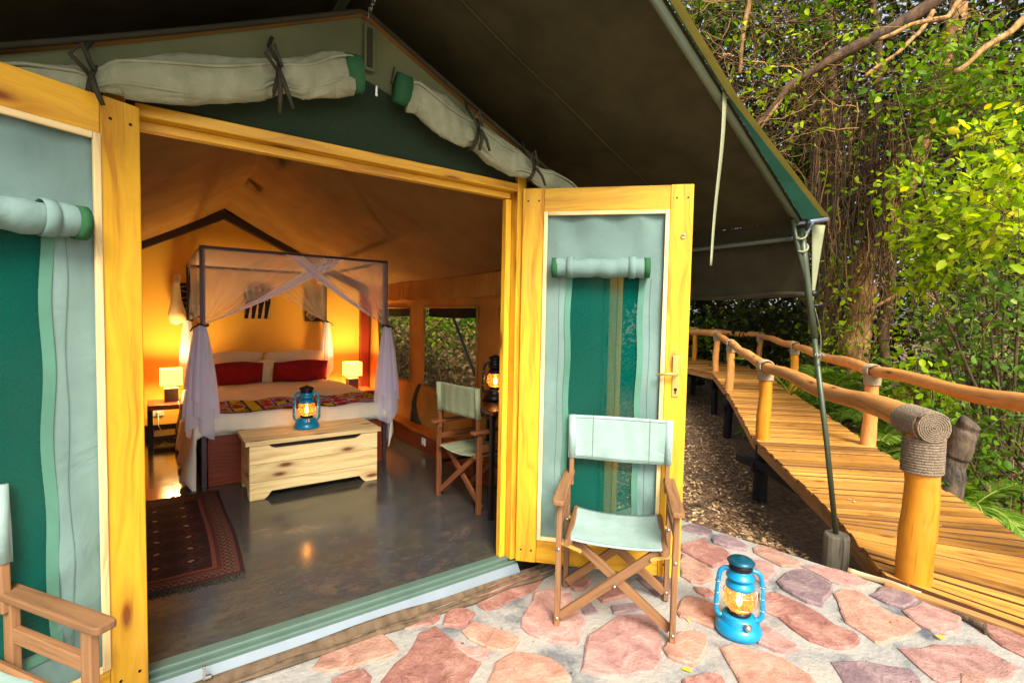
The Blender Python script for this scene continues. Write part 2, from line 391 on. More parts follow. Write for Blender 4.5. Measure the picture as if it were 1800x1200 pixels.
def wmat(o):
    m = Matrix.Translation(o.location) @ Matrix.Rotation(o.rotation_euler[2], 4, 'Z') @ Matrix.Diagonal((*o.scale, 1))
    return (wmat(o.parent) @ m) if o.parent else m
def obj(name, mb, mat, parent=None, local=False, smooth=False, bevel=0, solid=0, seg=2, sub=0):
    """one mesh object; geometry given in world coordinates unless local=True"""
    me = bpy.data.meshes.new(name)
    V = [Vector(p) for p in mb.v]
    if parent is not None and not local:
        inv = wmat(parent).inverted(); V = [inv @ p for p in V]
    me.from_pydata([tuple(p) for p in V], [], mb.f)
    ul = me.uv_layers.new(name='UVMap')
    flat = [c for f in mb.u for uv in f for c in uv]
    if len(flat) == 2*len(me.loops): ul.data.foreach_set('uv', flat)
    if smooth: me.shade_smooth()
    if isinstance(mat, str): mat = M[mat]
    me.materials.append(mat)
    o = bpy.data.objects.new(name, me); COL.objects.link(o); o.parent = parent
    if solid:
        md = o.modifiers.new('solid', 'SOLIDIFY'); md.thickness = solid; md.offset = 0
    if bevel:
        md = o.modifiers.new('bevel', 'BEVEL'); md.width = bevel; md.segments = seg; md.limit_method = 'ANGLE'; md.angle_limit = radians(40); md.harden_normals = False
    if sub:
        md = o.modifiers.new('sub', 'SUBSURF'); md.levels = sub; md.render_levels = sub
    return o
def one(name, mb, mat, label, cat, group=None, kind=None, **k):
    return tag(obj(name, mb, mat, **k), label, cat, group, kind)
def struct(name, mb, mat, label=None, parent=None, **k):
    o = obj(name, mb, mat, parent, **k)
    if parent is None: o['kind'] = 'structure'
    if label: o['label'] = label
    return o
def dup(root, name=None, label=None, loc=None, rotz=None, scale=None):
    def cp(o, par):
        c = o.copy(); COL.objects.link(c); c.parent = par
        for ch in o.children: cp(ch, c)
        return c
    r = cp(root, None)
    if label: r['label'] = label
    if loc is not None: r.location = loc
    if rotz is not None: r.rotation_euler = (0, 0, rotz)
    if scale: r.scale = (scale,)*3
    return r
def fnoise(x, y, s=0):
    return (sin(x*1.7+s)+sin(y*2.3+s*1.9+x*.6)+.5*sin(x*4.1-y*3.3+s*2.7)+.35*sin(x*7.7+y*6.1+s*.7))/2.85
# numpy geometry: leaves and thin strands
LEAF6 = np.array([(0, 0, 0), (.28, .27, .07), (.68, .25, .05), (1, 0, -.1), (.68, -.25, .05), (.28, -.27, .07)])
LEAF4 = np.array([(0, 0, 0), (.45, .27, .04), (1, 0, -.06), (.45, -.27, .04)])
BLADE = np.array([(0, .03, 0), (.4, .05, .02), (1, 0, -.2), (.4, -.05, .02)])
def np_mesh(name, V, F, tint, mat, parent=None, local=False):
    V = np.asarray(V, np.float32); F = np.asarray(F, np.int32); k = F.shape[1]
    if parent is not None and not local: V = V - np.array(wmat(parent).translation, np.float32)
    me = bpy.data.meshes.new(name); me.vertices.add(len(V)); me.vertices.foreach_set('co', V.ravel())
    me.loops.add(F.size); me.loops.foreach_set('vertex_index', F.ravel())
    me.polygons.add(len(F)); me.polygons.foreach_set('loop_start', np.arange(0, F.size, k, dtype=np.int32))
    at = me.attributes.new('tint', 'FLOAT', 'FACE'); at.data.foreach_set('value', np.asarray(tint, np.float32))
    me.update(calc_edges=True); me.shade_smooth(); me.materials.append(M[mat])
    o = bpy.data.objects.new(name, me); COL.objects.link(o); o.parent = parent; return o
def leaf_geo(C, size, tint, tmpl=LEAF6, up=.6, axis=None, droop=.0, wid=1.0):
    n = len(C); size = np.broadcast_to(size, n)[:, None]
    N = rng.normal(size=(n, 3)); N /= np.linalg.norm(N, axis=1)[:, None]
    N = N*(1-up) + np.array([0, 0, up]); N /= np.linalg.norm(N, axis=1)[:, None]
    A = rng.normal(size=(n, 3)) if axis is None else axis + rng.normal(size=(n, 3))*.35
    A = A + np.array([0, 0, -droop]); A -= N*(A*N).sum(1)[:, None]; A /= np.linalg.norm(A, axis=1)[:, None]+1e-9
    B = np.cross(N, A); T = tmpl; k = len(T)
    V = C[:, None, :] + size[:, :, None]*(T[None, :, 0:1]*A[:, None] + T[None, :, 1:2]*wid*B[:, None] + T[None, :, 2:3]*N[:, None])
    base = (np.arange(n)*k)[:, None]
    F = np.concatenate([base+np.array([0, 1, 2, 3]), base+np.array([0, 3, 4, 5])]) if k == 6 else base+np.array([0, 1, 2, 3])
    tt = np.concatenate([tint, tint]) if k == 6 else tint
    return V.reshape(-1, 3), F, tt
def strand_geo(P, r, tint, sides=3):
    """P (n,m,3) polylines; r (n,m) or scalar radii"""
    n, m, _ = P.shape; r = np.broadcast_to(r, (n, m))
    T = np.gradient(P, axis=1); T /= np.linalg.norm(T, axis=2)[..., None]+1e-9
    ref = np.where(np.abs(T[..., 2:3]) > .9, np.array([1., 0, 0]), np.array([0, 0, 1.]))
    e = np.cross(T, ref); e /= np.linalg.norm(e, axis=2)[..., None]+1e-9; g = np.cross(T, e)
    V = np.stack([P + r[..., None]*(e*cos(2*pi*k/sides)+g*sin(2*pi*k/sides)) for k in range(sides)], axis=2)
    idx = np.arange(n*m*sides).reshape(n, m, sides)
    a, b = idx[:, :-1], idx[:, 1:]; a2, b2 = np.roll(a, -1, 2), np.roll(b, -1, 2)
    F = np.stack([a, a2, b2, b], -1).reshape(-1, 4)
    tt = np.broadcast_to(tint[:, None, None], (n, m-1, sides)).reshape(-1)
    return V.reshape(-1, 3), F, tt
def join_geo(gs):
    V = []; F = []; T = []; o = 0
    for v, f, t in gs: V.append(v); F.append(f+o); T.append(t); o += len(v)
    return np.concatenate(V), np.concatenate(F), np.concatenate(T)
def painted(name, fn, nu, nv, paint, parent=None, label=None, cat=None, group=None, solid=.004):
    """a printed cloth or panel: fn(u,v)->point, paint(u,v)->sRGB 0..255"""
    mb = MB().grid(fn, nu, nv); o = obj(name, mb, 'print', parent, smooth=True)
    at = o.data.attributes.new('paint', 'FLOAT_COLOR', 'FACE'); buf = []
    for j in range(nv):
        for i in range(nu): buf += lin(paint((i+.5)/nu, (j+.5)/nv))
    at.data.foreach_set('color', buf)
    if solid:
        md = o.modifiers.new('solid', 'SOLIDIFY'); md.thickness = solid; md.offset = 0
    if label: tag(o, label, cat, group)
    return o

# ------------------------------------------------------------------ ground and patio
def ground_z(x, y):
    d = max(0., x-3.25) if x > 3.25 else 0
    if y > 7.2: d = max(d, y-7.2)
    s = min(1., d/2.6); s = s*s*(3-2*s)
    return -.36-.5*s + .035*fnoise(x*1.3, y*1.3)*(s > 0)
def axis_lin(a, b, n): return [a+(b-a)*i/n for i in range(n+1)]
gx = [-260, -60, -20, -8]+axis_lin(-4, 16, 80)+[20, 30, 60, 260]; gy = [-260, -60, -20, -8]+axis_lin(-4, 14, 72)+[18, 30, 60, 260]
mb = MB(); mb.v = [(x, y, ground_z(x, y)) for y in gy for x in gx]; nx = len(gx)
for j in range(len(gy)-1):
    for i in range(nx-1):
        a = j*nx+i; mb.f.append((a, a+1, a+nx+1, a+nx)); mb.u.append([(0, 0)]*4)
struct('ground', mb, 'mulch', 'brown forest floor of bark mulch and dead leaves', smooth=True)

patio = struct('patio', MB().prism([(-4, 2.255), (-4, -3), (3.62, -3), (3.47, .46), (3.38, 1.15), (3.20, 2.24), (3.12, 2.62), (2.45, 2.62), (2.45, 2.255)], -.5, -.1),
               'mortar', 'patio of pink and red flagstones set in pale mortar')
STONES=[
('r',[(1.38,2.20),(1.48,2.24),(1.62,2.25),(1.76,2.26),(1.79,2.20),(1.76,2.14),(1.66,2.10),(1.54,2.09),(1.43,2.06),(1.36,2.08),(1.35,2.14)]),
('r',[(0.92,2.20),(1.01,2.22),(1.14,2.19),(1.10,2.14),(1.06,2.13),(0.98,2.15)]),
('r',[(1.16,2.13),(1.21,2.17),(1.25,2.14),(1.27,2.08),(1.21,2.04),(1.17,2.04),(1.12,2.08)]),
('o',[(1.17,1.98),(1.24,2.01),(1.28,1.94),(1.33,1.86),(1.35,1.80),(1.29,1.77),(1.24,1.78),(1.21,1.83),(1.17,1.92)]),
('r',[(0.73,1.88),(0.83,1.95),(0.93,2.01),(0.99,2.08),(1.07,2.09),(1.08,2.05),(1.08,1.93),(1.08,1.83),(1.11,1.77),(1.05,1.73),(1.01,1.70),(0.97,1.65),(0.84,1.70),(0.70,1.83)]),
('p',[(1.10,1.95),(1.13,1.88),(1.19,1.82),(1.16,1.78),(1.12,1.78),(1.10,1.84),(1.09,1.90)]),
('o',[(0.66,2.20),(0.75,2.22),(0.83,2.18),(0.85,2.03),(0.77,2.03),(0.66,2.05),(0.57,2.07),(0.53,2.12),(0.59,2.19)]),
('r',[(0.58,2.01),(0.64,2.01),(0.68,1.99),(0.69,1.94),(0.66,1.89),(0.57,1.92)]),
('o',[(1.10,1.64),(1.18,1.71),(1.28,1.72),(1.34,1.66),(1.38,1.61),(1.39,1.54),(1.37,1.48),(1.32,1.44),(1.17,1.47),(1.07,1.58)]),
('p',[(1.48,1.91),(1.59,1.99),(1.65,2.05),(1.75,2.03),(1.81,1.96),(1.75,1.88),(1.72,1.79),(1.69,1.73),(1.56,1.63),(1.51,1.67),(1.46,1.73),(1.43,1.80),(1.43,1.86)]),
('p',[(1.50,1.50),(1.59,1.58),(1.65,1.62),(1.75,1.63),(1.88,1.65),(1.94,1.61),(2.02,1.56),(1.92,1.46),(1.78,1.34),(1.71,1.31),(1.59,1.36),(1.50,1.42),(1.47,1.48)]),
('o',[(1.87,1.37),(2.01,1.40),(2.08,1.37),(2.10,1.32),(1.98,1.26),(1.88,1.24),(1.85,1.30),(1.85,1.33)]),
('v',[(1.79,1.86),(1.86,1.85),(1.81,1.75),(1.76,1.78),(1.77,1.82)]),
('v',[(1.92,1.74),(2.00,1.71),(2.06,1.67),(2.05,1.64),(1.97,1.66),(1.89,1.69)]),
('r',[(1.93,1.87),(2.07,1.90),(2.13,1.86),(2.11,1.77),(2.01,1.78),(1.91,1.80)]),
('r',[(1.87,2.02),(1.96,2.07),(2.03,2.06),(1.98,1.98),(1.91,1.95),(1.87,1.97)]),
('v',[(2.25,1.84),(2.36,1.81),(2.41,1.75),(2.25,1.62),(2.21,1.68),(2.23,1.76)]),
('o',[(2.26,1.56),(2.31,1.57),(2.35,1.52),(2.36,1.46),(2.34,1.41),(2.23,1.35),(2.19,1.35),(2.18,1.42),(2.15,1.48),(2.17,1.52)]),
('r',[(2.83,1.97),(2.90,1.96),(3.05,1.94),(2.98,1.88),(3.01,1.80),(2.97,1.73),(2.88,1.68),(2.74,1.70),(2.75,1.78),(2.77,1.87),(2.77,1.92)]),
('v',[(3.08,2.15),(3.18,2.15),(3.22,2.08),(3.21,2.01),(3.16,1.98),(3.10,2.02),(3.05,2.13)]),
('v',[(3.09,1.91),(3.18,1.91),(3.21,1.83),(3.18,1.74),(3.12,1.71),(3.07,1.78),(3.06,1.87)]),
('o',[(3.20,1.68),(3.27,1.67),(3.28,1.59),(3.26,1.50),(3.25,1.41),(3.17,1.42),(3.11,1.47),(3.13,1.56),(3.15,1.64)]),
('o',[(2.72,1.89),(2.72,1.83),(2.71,1.73),(2.67,1.67),(2.61,1.62),(2.52,1.62),(2.48,1.66),(2.50,1.73)]),
('p',[(3.01,1.59),(3.05,1.55),(3.05,1.49),(2.97,1.44),(2.86,1.42),(2.81,1.43),(2.86,1.51)]),
('v',[(2.90,1.37),(3.04,1.39),(3.15,1.36),(3.15,1.30),(3.12,1.22),(3.11,1.19),(2.98,1.16),(2.85,1.13),(2.83,1.19),(2.84,1.25),(2.86,1.32)]),
('p',[(3.22,1.38),(3.30,1.33),(3.35,1.25),(3.36,1.16),(3.34,1.08),(3.22,1.11),(3.19,1.17),(3.20,1.27)]),
('r',[(2.68,1.36),(2.77,1.32),(2.77,1.26),(2.77,1.17),(2.76,1.10),(2.72,1.02),(2.73,0.94),(2.70,0.91),(2.65,0.90),(2.55,0.93),(2.52,0.97),(2.50,1.04),(2.53,1.12),(2.56,1.19),(2.55,1.25),(2.56,1.29)]),
('o',[(3.03,1.13),(3.12,1.12),(3.17,1.06),(3.12,1.00),(3.07,0.89),(3.09,0.83),(3.05,0.77),(2.93,0.79),(2.78,0.83),(2.75,0.85),(2.78,0.91),(2.81,0.99),(2.89,1.04),(2.97,1.08)]),
('p',[(2.40,1.21),(2.40,1.17),(2.40,1.11),(2.38,1.04),(2.32,1.05),(2.29,1.09),(2.28,1.15),(2.32,1.19)]),
('o',[(2.09,1.22),(2.15,1.20),(2.18,1.16),(2.21,1.10),(2.24,1.04),(2.24,0.98),(2.24,0.93),(2.21,0.89),(2.12,0.86),(1.94,0.94),(1.93,1.02),(1.99,1.09),(2.04,1.16)]),
('r',[(1.77,1.19),(1.83,1.18),(1.89,1.15),(1.90,1.12),(1.87,1.09),(1.77,1.11),(1.73,1.16)]),
('v',[(2.42,0.89),(2.46,0.86),(2.53,0.82),(2.57,0.76),(2.64,0.70),(2.61,0.66),(2.56,0.63),(2.44,0.63),(2.31,0.71),(2.31,0.79),(2.38,0.85)]),
('p',[(2.79,0.76),(2.85,0.71),(2.95,0.67),(3.03,0.61),(3.12,0.56),(3.09,0.52),(3.07,0.46),(3.06,0.41),(2.95,0.44),(2.83,0.50),(2.68,0.57),(2.67,0.61),(2.71,0.66),(2.76,0.72)]),
('v',[(3.20,1.01),(3.33,1.01),(3.37,0.96),(3.39,0.90),(3.34,0.87),(3.20,0.88),(3.19,0.94)]),
('p',[(3.17,0.85),(3.33,0.82),(3.33,0.74),(3.33,0.68),(3.19,0.65),(3.11,0.68),(3.09,0.73),(3.11,0.79)]),
('r',[(3.37,0.58),(3.39,0.52),(3.37,0.45),(3.31,0.42),(3.20,0.42),(3.23,0.49),(3.26,0.53)]),
('o',[(2.79,0.55),(2.84,0.52),(2.84,0.48),(2.77,0.48),(2.73,0.53)]),
('r',[(2.44,1.60),(2.48,1.56),(2.46,1.51),(2.42,1.53),(2.42,1.57)])]
def stone(col, poly, z=-.1):
    n0 = len(poly); cx = sum(p[0] for p in poly)/n0; cy = sum(p[1] for p in poly)/n0
    P = []
    for i in range(n0):                       # split long edges and roughen the outline
        a, b = poly[i], poly[(i+1) % n0]; L = math.dist(a, b); k = max(1, int(L/.05))
        for t in range(k):
            f = t/k; j = .009 if t else .004
            P.append((a[0]+(b[0]-a[0])*f+random.uniform(-j, j), a[1]+(b[1]-a[1])*f+random.uniform(-j, j)))
    P = [(cx+(x-cx)*(1+.019/max(.05, math.hypot(x-cx, y-cy))), cy+(y-cy)*(1+.019/max(.05, math.hypot(x-cx, y-cy)))) for x, y in P]
    n = len(P); h = random.uniform(.008, .021); tilt = (random.uniform(-.01, .01), random.uniform(-.01, .01))
    def ring(s, z_): 
        out = []
        for x, y in P:
            d = math.hypot(x-cx, y-cy); k = max(.2, 1-s/max(d, .02))
            out.append((cx+(x-cx)*k, cy+(y-cy)*k, z+z_+(x-cx)*tilt[0]+(y-cy)*tilt[1]))
        return out
    V = ring(0, -.02)+ring(.003, h*.62)+ring(.014, h); F = []; U = []
    for r in range(2):
        for i in range(n):
            j = (i+1) % n; F.append((r*n+i, r*n+j, (r+1)*n+j, (r+1)*n+i)); U.append([(0, 0)]*4)
    F.append(tuple(2*n+i for i in range(n))); U.append([(0, 0)]*n)
    # make sure the outline runs anticlockwise
    area = sum(P[i][0]*P[(i+1) % n][1]-P[(i+1) % n][0]*P[i][1] for i in range(n))
    if area < 0: F = [f[::-1] for f in F]
    m = MB(); m.add(V, F, U)
    obj('stone', m, {'r': 'stone_red', 'o': 'stone_orange', 'p': 'stone_pink', 'v': 'stone_violet'}[col], patio)
for c, p in STONES: stone(c, p)
taken = [(sum(q[0] for q in p)/len(p), sum(q[1] for q in p)/len(p), max(math.dist(q, (sum(a[0] for a in p)/len(p), sum(a[1] for a in p)/len(p))) for q in p)) for c, p in STONES]
tries = 0
while tries < 1500:                            # the rest of the paving, in front of and beside the frame
    tries += 1
    x, y, r = random.uniform(-2.4, 3.3), random.uniform(-1.6, 2.0), random.uniform(.08, .2)
    if (x > .45+.0*y and y > .45 and .45 < x < 3.5 and y > 2.0-.62*x) : continue
    if x+r > 3.42 or any(math.hypot(x-a, y-b) < r+c+.015 for a, b, c in taken): continue
    k = random.randint(6, 9); ph = random.random()*6; 
    poly = [(x+r*random.uniform(.72, 1.05)*cos(ph+2*pi*i/k), y+r*random.uniform(.72, 1.05)*sin(ph+2*pi*i/k)) for i in range(k)]
    stone(random.choice('roppv'), poly); taken.append((x, y, r))

# ------------------------------------------------------------------ tent shell
XL, XR, YF, YB = -.88, 2.38, 2.28, 6.75
struct('floor', MB().prism([(XL, 2.372), (XR, 2.372), (XR, YB+.12), (XL, YB+.12)], -.5, 0), 'polished_floor', 'dark mottled polished concrete floor inside the tent')
def ridge_x(y): return .773-.125*(y-YF)/(YB-YF)
def roof_z(x, y):
    f = (y-YF)/(YB-YF); rz = 2.735-.16*f; rx = ridge_x(y)
    ez = 2.0-.25*min(1, f*3.2)
    half = (XR-rx) if x > rx else (rx-XL); k = abs(x-rx)/half
    return rz+(ez-rz)*k - .05*sin(pi*k)*min(1, f*4+.3)
back_wall = struct('back_wall', MB().add(
    [(XL, YB, 0), (XR, YB, 0), (XR, YB, roof_z(XR, YB)), (ridge_x(YB), YB, roof_z(ridge_x(YB), YB)), (XL, YB, roof_z(XL, YB)),
     (XL, YB+.1, 0), (XR, YB+.1, 0), (XR, YB+.1, roof_z(XR, YB)), (ridge_x(YB), YB+.1, roof_z(ridge_x(YB), YB)), (XL, YB+.1, roof_z(XL, YB))],
    [(0, 1, 2, 3, 4), (9, 8, 7, 6, 5), (0, 5, 6, 1), (1, 6, 7, 2), (2, 7, 8, 3), (3, 8, 9, 4), (4, 9, 5, 0)], [[(0, 0)]*5]*2+[[(0, 0)]*4]*5), 'plaster', 'yellow plastered back wall behind the bed')
obj('skirting', MB().box(((XL+XR)/2, YB-.008, .06), (XR-XL, .014, .12)), 'dark_wood', back_wall)

tent = thing('tent', 'green canvas safari tent with rolled up front flaps and beige inside', 'tent', (.77, 4.5, 0))
def roof_side(sgn):
    def fn(u, v):
        y = YF-.02+v*(YB+.1-YF); rx = ridge_x(y); x = rx+(XR-rx)*u if sgn > 0 else rx-(rx-XL)*u
        return (x, y, roof_z(x, y)+.018*abs(sin(v*34+u*2.5+.9*sin(v*9)))*u**1.5*min(1, (1-u)*12) + .006*sin(u*9+v*17))
    return fn
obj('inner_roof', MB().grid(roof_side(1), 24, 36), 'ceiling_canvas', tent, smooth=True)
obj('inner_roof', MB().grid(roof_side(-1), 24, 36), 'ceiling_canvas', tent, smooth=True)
# front gable: canvas band above, mesh below, both cut by the roof line and the door head
def gable(u, z_lo, z_hi, y): pass
xs = axis_lin(XL, XR, 60)
def zr(x): return roof_z(x, YF)
def glo(x): return max(2.13, zr(x)-.115-.15*max(0, 1-abs(x-.77)/.9))
mb = MB()
for a, b in zip(xs, xs[1:]):
    la, lb = glo(a), glo(b)
    if zr(a) <= la or zr(b) <= lb: continue
    mb.add([(a, 2.30+.012*sin(a*9), la), (b, 2.30+.012*sin(b*9), lb), (b, 2.295, zr(b)), (a, 2.295, zr(a))], [(0, 1, 2, 3)], [[(a, la), (b, lb), (b, zr(b)), (a, zr(a))]])
obj('gable_panel', mb, 'gable_canvas', tent, smooth=True)
mb = MB()
for a, b in zip(xs, xs[1:]):
    la, lb = glo(a), glo(b)
    if min(la, lb) > 2.135: mb.add([(a, 2.304, 2.12), (b, 2.304, 2.12), (b, 2.304, lb), (a, 2.304, la)], [(0, 1, 2, 3)], [[(a, 2.1), (b, 2.1), (b, lb), (a, la)]])
obj('gable_mesh', mb, 'gable_mesh', tent)
# piping along the gable edge
obj('gable_edge', MB().tube([(x, 2.262, zr(x)+.012) for x in xs], .011, 6), 'strap', tent, smooth=True)
# front wall canvas on both sides of the door frame
for a, b in ((XL, -.1), (1.74, XR)):
    obj('front_wall', MB().grid(lambda u, v, a=a, b=b: (a+(b-a)*u, 2.315+.012*sin(u*14), .0+v*(zr(a+(b-a)*u)-.005)), 14, 10), 'gable_canvas', tent, smooth=True)
obj('corner_post', MB().box((2.425, 2.30, .95), (.07, .05, 1.9)), 'pine', tent, bevel=.004)
obj('corner_post', MB().box((2.535, 2.34, .95), (.05, .05, 1.9)), 'pine', tent, bevel=.004)
# left wall, right wall with three windows
obj('side_wall', MB().grid(lambda u, v: (XL, YF+u*(YB-YF), v*1.76), 16, 6), 'inner_canvas', tent)
WIN = [(5.345, 6.35, .63, 1.48), (3.88, 4.99, .62, 1.48), (2.52, 3.52, .62, 1.48)]
ys = [YF+.03]; 
mb = MB()
def wpt(y, z): return (XR+.012*sin(y*11+z*2)*(z < 1.5), y, z)
def wpatch(y0, y1, z0, z1):
    ny = max(2, int((y1-y0)/.06)); mb.grid(lambda u, v: wpt(y0+(y1-y0)*u, z0+(z1-z0)*v), ny, 6)
wpatch(2.31, YB, 0, .62); wpatch(2.31, YB, 1.48, 1.86)
prev = 2.31
for y0, y1, z0, z1 in sorted(WIN): wpatch(prev, y0, .62, 1.48); prev = y1
wpatch(prev, YB, .62, 1.48)
obj('side_wall', mb, 'inner_canvas', tent, smooth=True)
for y0, y1, z0, z1 in WIN:
    wdw = obj('window', MB().grid(lambda u, v: (XR+.012, y0-.02+(y1-y0+.04)*u, z0-.02+(z1-z0+.04)*v), 2, 2, 1, 1), 'window_mesh', tent)
    obj('window_flap', MB().grid(lambda u, v: (XR+.04+.012*sin(u*14), y0+(y1-y0)*u, z1+.01-.105*v-.012*sin(pi*u)*v), 16, 3), 'valance', wdw, smooth=True)
    fr = MB()
    for p, q in (((y0, z0), (y0, z1)), ((y1, z0), (y1, z1)), ((y0, z1), (y1, z1)), ((y0, z0), (y1, z0))):
        fr.tube([(XR-.008, p[0], p[1]), (XR-.008, q[0], q[1])], .012, 6)
    obj('window_binding', fr, 'inner_canvas', wdw, smooth=True)
# gathered valance under the eave, folded flap below the windows
obj('eave_valance', MB().grid(lambda u, v: (XR-.045-.014*sin(u*330+1.8*sin(u*41))*(.3+.7*v)-.008*sin(u*97)*v-.01*v, 2.35+u*(YB-2.36), 1.765+.02*max(0, 1-u*2)-v*(.2+.006*sin(u*60))), 620, 5), 'inner_canvas', tent, smooth=True)
obj('wall_flap', MB().grid(lambda u, v: (XR-.03-.05*sin(pi*v)-.02*sin(u*9+v*5), 5.02+u*.20*(.1+.9*v), .64-v*.46), 12, 14), 'valance', tent, smooth=True)
# ridge loops
for y in (3.35, 4.25, 5.2):
    for s in (1,):
        obj('ridge_loop', MB().grid(lambda u, v: (ridge_x(y)+s*(.012+.10*v), y+.26*u, roof_z(ridge_x(y)+s*(.012+.10*v), y)-.012-.06*v), 4, 6), 'ceiling_canvas', tent, smooth=True, solid=.003)
# rafters and post on the back wall
for x1 in (XL+.02, XR-.02):
    rx = ridge_x(YB)
    obj('rafter', MB().bar((rx, YB-.05, roof_z(rx, YB)-.075), (x1, YB-.05, roof_z(x1, YB)-.075), .08, .1, (0, 1, 0)), 'truss', tent, bevel=.004)
obj('wall_post', MB().box((2.30, YB-.05, .86), (.12, .08, 1.72)), 'red_post', tent, bevel=.005)

# rolled-up front flaps with their ties
def roll(pts, rad, pin, name='rolled_flap'):
    P = []; Rr = []
    for i in range(len(pts)-1):
        for k in range(16):
            f = k/16; P.append(tuple(pts[i][a]*(1-f)+pts[i+1][a]*f for a in range(3))); Rr.append(rad[i]*(1-f)+rad[i+1]*f)
    P.append(pts[-1]); Rr.append(rad[-1])
    NR = 40; m = MB().tube(P, Rr, NR); pin = [q*2 for q in pin]
    out = []
    for j, p in enumerate(m.v):
        i2 = j//NR; k = j % NR; i = i2/2; c = Vector(P[min(i2, len(P)-1)]); d = Vector(p)-c
        a = 2*pi*k/NR
        near = max(0., 1-min(abs(i2-q) for q in pin)/20.)
        s = 1+.06*sin(a*2+i*.10)+.05*sin(a*3-i*.16)+near**1.5*(.20*sin(a*6+1+i*.1)+.12*sin(a*9-i*.15))+.05*sin(i*.33+a*2)
        s += .10*max(0, sin(a+.9+i*.03))**9-.05*max(0, sin(a-1.8))**8
        s += .09*(1-abs(sin(a*1.5+i*.09+1.1*sin(i*.11))))**5+.07*(1-abs(sin(a*2.5-i*.17+1.7*sin(i*.19))))**6-.05*near
        d = d*s; d.z *= 1.0+.1*(1-near); d.z -= .012*(1-near)
        out.append(tuple(c+Vector((d.x, d.y*.55, d.z*1.05))))
    m.v = out
    ro = obj(name, m, 'roll_canvas', tent, smooth=True)
    for an, k in ((-.75, 1.04), (.55, 1.03)):
        lip = MB().tube([(p[0], p[1]-.55*k*Rr[i]*cos(an+.25*sin(i*.13)), p[2]+1.05*k*Rr[i]*sin(an+.25*sin(i*.13))) for i, p in enumerate(P)], .007, 6)
        obj('fold', lip, 'roll_canvas', ro, smooth=True)
    return ro
YR = 2.2
rl = roll([(-.62, YR, 2.02), (-.333, YR, 2.12), (-.2, YR, 2.15), (-.165, YR, 2.152), (-.10, YR, 2.185), (.102, YR, 2.245), (.34, YR, 2.308), (.395, YR, 2.322), (.47, YR, 2.355), (.60, YR, 2.41), (.69, YR, 2.43)],
          [.035, .04, .042, .03, .055, .075, .068, .05, .068, .075, .072], [24, 56])
obj('flap_trim', MB().tube([(.668, YR, 2.424), (.735, YR, 2.432)], [.079, .080], 20).squash(YR, .6), 'green_trim', rl, smooth=True)
rr = roll([(.95, YR, 2.415), (1.0, YR, 2.41), (1.106, YR, 2.373), (1.27, YR, 2.315), (1.31, YR, 2.302), (1.42, YR, 2.268), (1.56, YR, 2.225), (1.665, YR, 2.195), (1.70, YR, 2.19), (1.80, YR, 2.17), (1.95, YR, 2.13), (2.2, YR, 2.03)],
          [.058, .066, .08, .07, .058, .07, .066, .036, .04, .058, .056, .03], [32, 58])
obj('flap_trim', MB().tube([(.89, YR, 2.428), (.958, YR, 2.418)], [.068, .070], 20).squash(YR, .6), 'green_trim', rr, smooth=True)
def tie(x, z, r, roll_, tails):
    m = MB().tube([(x+.01*sin(a), YR-1.0*r*cos(a)*.82, z+r*1.12*sin(a)) for a in [2*pi*k/18 for k in range(19)]], .009, 6)
    m.tube([(x, YR-.02, z+r), (x-.02, YR+.03, z+r+.07), (x, YR+.08, z+r+.13)], .008, 5)
    for dx, L in tails:
        m.tube([(x, YR-r-.01, z), (x+dx*.4, YR-r-.03, z-L*.5), (x+dx, YR-r-.015, z-L)], [.010, .009, .007], 6)
    m.tube([(x, YR-r, z), (x-.05, YR-r-.02, z+.05), (x-.02, YR-r-.02, z+.09), (x+.01, YR-r-.01, z+.02)], .007, 5)
    obj('tie', m, 'strap', roll_, smooth=True)
tie(-.165, 2.152, .04, rl, [(.03, .09)]); tie(.395, 2.322, .058, rl, [(.0, .16), (.05, .13)])
tie(1.30, 2.305, .066, rr, [(.05, .09), (-.01, .10)]); tie(1.667, 2.195, .042, rr, [(.06, .08)])
obj('zip_puller', MB().box((.80, 2.19, 2.375), (.012, .006, .04)).tube([(.80, 2.19, 2.40), (.80, 2.19, 2.37)], .006, 6), 'steel', tent, bevel=.002)
# strap patch and the stitched letter L on the gable
obj('strap_patch', MB().box((.80, 2.283, 2.60), (.05, .008, .2)), 'gable_canvas', tent)
obj('strap_patch', MB().box((.80, 2.276, 2.60), (.024, .006, .17)), 'strap', tent)
obj('stitched_letter', MB().bar((.92, 2.286, 2.555), (.905, 2.286, 2.475), .006, .006, (0, 1, 0)).bar((.905, 2.286, 2.475), (.965, 2.286, 2.468), .006, .006, (0, 1, 0)), 'strap', tent)
ch = MB()
for k in range(5):
    z = 2.73+.022*k
    pts = [(.785+.008*k+(.006*cos(a) if k % 2 else 0), 2.26-(.0 if k % 2 else .006*cos(a)), z+.014*sin(a)) for a in [2*pi*j/10 for j in range(11)]]
    ch.tube(pts, .0025, 5)
obj('ridge_chain', ch, 'steel', tent, smooth=True)

